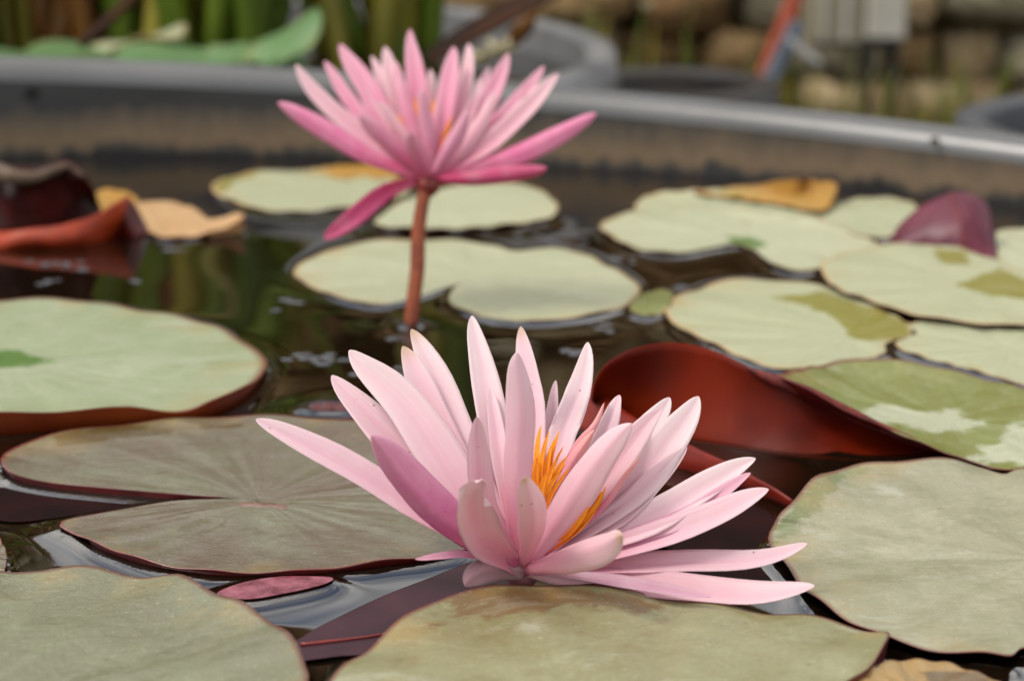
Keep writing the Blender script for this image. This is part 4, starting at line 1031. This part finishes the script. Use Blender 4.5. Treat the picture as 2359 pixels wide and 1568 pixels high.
for i, (cx_, cy_, nb, label, mm) in enumerate([
    (-0.52, 1.62, 12, 'clump of olive and brown reeds at the outer end of the grey reed tub', [M_bladeb, M_bladeo, M_bladed]),
    (-0.42, 1.70, 14, 'clump of yellow olive reeds in the grey reed tub', [M_bladeo, M_bladeg, M_bladeb]),
    (-0.31, 1.68, 14, 'clump of brown streaked reeds in the middle of the grey reed tub', [M_bladeo, M_bladeb, M_bladeb]),
    (-0.235, 1.62, 12, 'clump of broad fresh green reeds in the grey reed tub', [M_bladeg, M_bladeg, M_bladeo]),
    (-0.12, 1.66, 7, 'loose clump of arching green blades at the inner end of the grey reed tub', [M_bladeg, M_bladeo])]):
    t = tag(empty('reed_clump', (cx_, cy_, -0.012)), label, 'reeds', 'reed clumps in the grey tub')
    for k in range(int(nb * 1.5)):
        fx, fy = cx_ + rng.uniform(-.055, .055), cy_ + rng.uniform(-.05, .05)
        h = rng.uniform(.24, .42); lean = rng.uniform(-.12, .12) * (2 if i == 4 else 1)
        under(blade_mesh('blade', (fx, fy, -.03), (fx + lean, fy + rng.uniform(-.06, .06), h), rng.uniform(.018, .04), (-lean * .25, 0, h * .1), mm[k % len(mm)], yaw=rng.uniform(-.7, .7)), t)
dk = tag(empty('dead_leaf', (-0.02, 1.5, -0.012)), 'wide dark brown dead leaf leaning out over the grey reed tub rim', 'leaf')
a_, b_ = atd(985, 150, 1.5), atd(1420, -70, 1.46)
under(blade_mesh('blade', a_, b_, 0.05, (0, 0, 0.006), M_bladed, yaw=1.9), dk)
a_, b_ = atd(1170, 110, 1.47), atd(1235, 20, 1.45)
under(blade_mesh('orange_tip', a_, b_, 0.016, (0.004, 0, 0), M_bladeb, yaw=0.3), dk)
dk2 = tag(empty('dead_stalk', tuple(atd(190, 100, 1.42))), 'thin brown stalk slanting through the reeds at the tub outer end', 'leaf')
under(blade_mesh('blade', atd(185, 105, 1.42), atd(360, -60, 1.46), 0.009, (0, 0, 0), M_bladed), dk2)

def back_pad(px, py, rx, ry, z, label, mat, tilt_=(0, 0), dist=None):
    """a pad floating (or propped) in the reed tub"""
    c = onz(px, py, z)
    n, rg = 40, 8
    V = [(0, 0, 0)]; Fc = []; leaf = [(0, 0, 0)]
    for i in range(1, rg + 1):
        s_ = i / rg
        for k in range(n):
            a = 2 * math.pi * k / n
            q = s_ * (1 - 0.55 * math.exp(-((a - 4.4) / .12) ** 2) * (s_ > .4))
            V.append((rx * q * math.cos(a), ry * q * math.sin(a), tilt_[0] * q * math.cos(a) + tilt_[1] * q * math.sin(a) + 0.004 * q * q * math.sin(3 * a)))
            leaf.append((s_, math.cos(a), math.sin(a)))
    for k in range(n): Fc.append((0, 1 + k, 1 + (k + 1) % n))
    for i in range(rg - 1):
        for k in range(n): Fc.append((1 + i * n + k, 1 + (i + 1) * n + k, 1 + (i + 1) * n + (k + 1) % n, 1 + i * n + (k + 1) % n))
    m = len(V)
    V += [(x, y, z_ - .0012) for x, y, z_ in V]; leaf = leaf * 2
    Fc += [tuple(m + v for v in f[::-1]) for f in Fc]
    for k in range(n):
        b0 = 1 + (rg - 1) * n
        Fc.append((b0 + k, m + b0 + k, m + b0 + (k + 1) % n, b0 + (k + 1) % n))
    me = mesh_from('lily_pad', V, Fc); set_vec(me, 'leaf', leaf); set_f(me, 'patch', np.zeros(len(V)))
    o = obj('lily_pad', me, None, [mat]); o.location = c
    return tag(o, label, 'lily pad')
back_pad(40, 128, .05, .05, .016, 'green lily pad at the outer end of the reed tub', M_brightg)
back_pad(250, 118, .06, .06, .018, 'broad green lily pad in front of the brown streaked reeds', M_brightg)
back_pad(430, 128, .05, .04, .022, 'green lily pad overhanging the reed tub rim beside the raised leaf', M_brightg, (0, .004))
back_pad(650, 105, .028, .03, .03, 'raised bright green lily pad turning up beside the fresh green reeds', M_brightg, (.016, .012))
back_pad(590, 135, .035, .02, .02, 'small glossy green pad under the raised bright green pad', M_brightg, (-.004, .003))
back_pad(320, 92, .035, .02, .025, 'thin pale leaf lying across the green pads of the reed tub', M_paleB, (.008, 0))

def cream_flower(px, py, d, r, label, n=9):
    c = atd(px, py, d)
    t = tag(empty('white_flower', tuple(c)), label, 'flower')
    for k in range(n):
        a = 2 * math.pi * k / n + .2; el = .5 + .35 * (k % 2)
        tip = c + r * np.array([math.cos(a) * math.cos(el), math.sin(a) * math.cos(el), math.sin(el)])
        under(blade_mesh('petal', c, tip, r * .55, (0, 0, -r * .12), M_cream, n=6, yaw=a + 1.57), t)
cream_flower(1150, 132, 1.36, .016, 'cream flower at the reed tub rim right behind the tall pink lily')
cream_flower(1105, 150, 1.37, .014, 'small half hidden cream flower beside the larger cream one')
cream_flower(780, 42, 1.75, .02, 'white flower in the far side of the reed tub, by the arching blades')
cream_flower(860, 48, 1.76, .018, 'white flower next to the twin white flower beyond the arching blades')
cream_flower(640, 15, 1.72, .02, 'white flower above the raised bright green pad')
cream_flower(1490, 22, 2.3, .012, 'single tiny pale flower against the stone wall')

# stone wall
WY = 3.1
wall = tag(empty('stone_wall', (0, WY, GZ)), 'rough dry stone wall of tan and brown stones across the background', 'wall')
def boxm(name, lo, hi, mat, parent=None, bev=0.0):
    lo, hi = np.array(lo), np.array(hi)
    b = bev
    V, Fc = [], []
    for z in (lo[2], hi[2]):
        for (x, y) in ((lo[0] + b, lo[1]), (hi[0] - b, lo[1]), (hi[0], lo[1] + b), (hi[0], hi[1] - b), (hi[0] - b, hi[1]), (lo[0] + b, hi[1]), (lo[0], hi[1] - b), (lo[0], lo[1] + b)):
            V.append((x, y, z))
    Fc = [tuple(range(8))[::-1], tuple(range(8, 16))] + [(k, (k + 1) % 8, 8 + (k + 1) % 8, 8 + k) for k in range(8)]
    o = obj(name, mesh_from(name, V, Fc, False), None, [mat])
    if parent: under(o, parent)
    return o
boxm('core', (-1.4, WY + .06, GZ), (1.5, WY + .4, 1.0), M_mortar, wall, .01)
stones = []
for v in range(8):
    r_ = np.random.default_rng(50 + v)
    nu, nv_ = 8, 6
    V = []; Fc = []
    for i in range(nv_ + 1):
        th = math.pi * i / nv_
        for k in range(nu):
            a = 2 * math.pi * k / nu
            p = np.array([math.sin(th) * math.cos(a), math.sin(th) * math.sin(a), math.cos(th)])
            p = np.sign(p) * np.abs(p) ** 0.38
            p /= max(1e-6, np.abs(p).max()) ** 0.6
            V.append(p * (1 + r_.uniform(-.18, .1)))
    for i in range(nv_):
        for k in range(nu): Fc.append((i * nu + k, i * nu + (k + 1) % nu, (i + 1) * nu + (k + 1) % nu, (i + 1) * nu + k))
    m_ = mesh_from('stone', V, Fc, True); m_.materials.append(M_stone[v % 4]); stones.append(m_)
z = GZ; cnt = 0
while z < 1.02 and cnt < 296:
    small = -.36 < z < .16
    hgt = rng.uniform(.055, .09) if small else rng.uniform(.12, .17); x = -1.25 + rng.uniform(-.1, .1)
    while x < 1.35 and cnt < 296:
        wd = rng.uniform(.08, .17) if small else rng.uniform(.18, .34)
        o = bpy.data.objects.new('stone', stones[rng.randrange(8)]); COL.objects.link(o)
        o.parent = wall
        o.location = (x + wd / 2, rng.uniform(0, .06) + .01, z + hgt / 2 - GZ + rng.uniform(-.012, .012))
        o.scale = (wd / 2 * rng.uniform(.9, 1.08), .085, hgt / 2 * rng.uniform(.9, 1.12)); o.rotation_euler = (rng.uniform(-.1, .1), rng.uniform(-.22, .22), rng.uniform(-.15, .15))
        x += wd; cnt += 1
    z += hgt

# grass tufts before the wall
for i, (px, d, label) in enumerate([(1390, 2.5, 'tuft of tall green grass growing beside the grey reed tub'), (1300, 2.35, 'tuft of dark green grass right behind the grey reed tub'),
        (1560, 2.6, 'tuft of yellow green grass against the wall left of the slanted bars'), (1660, 2.5, 'low tuft of bright grass next to the slanted bars'), (1480, 2.75, 'tuft of dry tan grass against the wall between two greener tufts'), (1780, 2.8, 'dark tuft of grass at the wall behind the slanted bars'), (2110, 2.6, 'thin tuft of olive grass under the white box door'), (1900, 2.7, 'tuft of grass below the white utility box'), (2230, 2.75, 'dry tuft of grass at the wall beside the utility box')]):
    base_ = CAM + ray(px, 300) * d; bx_, by_ = base_[0], base_[1]
    t = tag(empty('grass_tuft', (bx_, by_, GZ)), label, 'grass')
    for k in range(26):
        fx, fy = bx_ + rng.uniform(-.05, .05), by_ + rng.uniform(-.04, .04); h = rng.uniform(.22, .42) * (1 if i < 3 else .75)
        under(blade_mesh('blade', (fx, fy, GZ), (fx + rng.uniform(-.08, .08), fy + rng.uniform(-.05, .05), GZ + h), rng.uniform(.008, .016), (0, 0, h * .15), rng.choice([M_grass, M_grass, M_bladeo]), n=8, yaw=rng.uniform(-1, 1)), t)

# slanted bars
def bar(name, a, b, w_, t_, mat, label, cat):
    a, b = Vector(a), Vector(b); ax = (b - a).normalized(); sd = ax.cross(Vector((0, 1, 0))).normalized(); up = sd.cross(ax)
    V, Fc = [], []
    for p, k in ((a, .9), (a + ax * .004, 1), (b - ax * .004, 1), (b, .9)):
        for q in range(8):
            an = 2 * math.pi * (q + .5) / 8
            V.append(p + sd * w_ / 2 * k * math.copysign(abs(math.cos(an)) ** .5, math.cos(an)) + up * t_ / 2 * k * math.copysign(abs(math.sin(an)) ** .5, math.sin(an)))
    for i in range(3):
        for q in range(8): Fc.append((i * 8 + q, i * 8 + (q + 1) % 8, (i + 1) * 8 + (q + 1) % 8, (i + 1) * 8 + q))
    Fc += [tuple(range(8))[::-1], tuple(24 + q for q in range(8))]
    return tag(obj(name, mesh_from(name, V, Fc, False), None, [mat]), label, cat)
def ground_hit(p, q):      # carry the line of two points down to the ground
    p, q = np.array(p), np.array(q); t = (GZ - p[2]) / (q[2] - p[2]); return p + (q - p) * t
a_ = atd(1850, -60, 2.2); q_ = atd(1742, 225, 2.2)
bar('slanted_bar', ground_hit(a_, q_), a_ + (a_ - q_) * .8, .017, .012, M_orange, 'slanted orange painted bar in front of the stone wall', 'bar')
a_ = atd(1838, 55, 2.16); q_ = atd(1752, 225, 2.16)
bar('slanted_pole', ground_hit(a_, q_), a_, .017, .012, M_blue, 'slanted blue grey pole alongside the orange bar', 'pole')
bar('glint_bar', atd(1812, 88, 2.13), atd(1890, 148, 2.13), .007, .003, M_glint, 'short bright bar added as a glint on the blue grey pole', 'clip')  # pale bar added for a thin white glint, painted in its colour

# utility box on the wall
ub = tag(empty('utility_box', tuple(atd(1975, 150, 2.9))), 'white and cream utility box on dark legs before the stone wall', 'utility box')
def px_box(name, x0, x1, y0, y1, d, depth, mat, bev=.004):
    a, b = atd(x0, y1, d), atd(x1, y0, d)
    return boxm(name, (a[0], a[1], a[2]), (b[0], a[1] + depth, b[2]), mat, ub, bev)
px_box('cabinet', 1868, 1992, -260, 98, 2.85, .1, M_cream_metal)
px_box('rib', 1890, 1902, -255, 95, 2.843, .006, M_white, .001)
px_box('rib', 1940, 1952, -255, 95, 2.843, .006, M_white, .001)
px_box('door', 1995, 2086, -250, 88, 2.84, .1, M_white)
px_box('base', 1872, 2080, 99, 112, 2.86, .08, M_dark)
for x0 in (1985, 2048):
    a = atd(x0, 112, 2.88); b = atd(x0 + 24, 112, 2.88)
    boxm('leg', (a[0], a[1], GZ), (b[0], a[1] + .03, a[2]), M_dark, ub, .002)
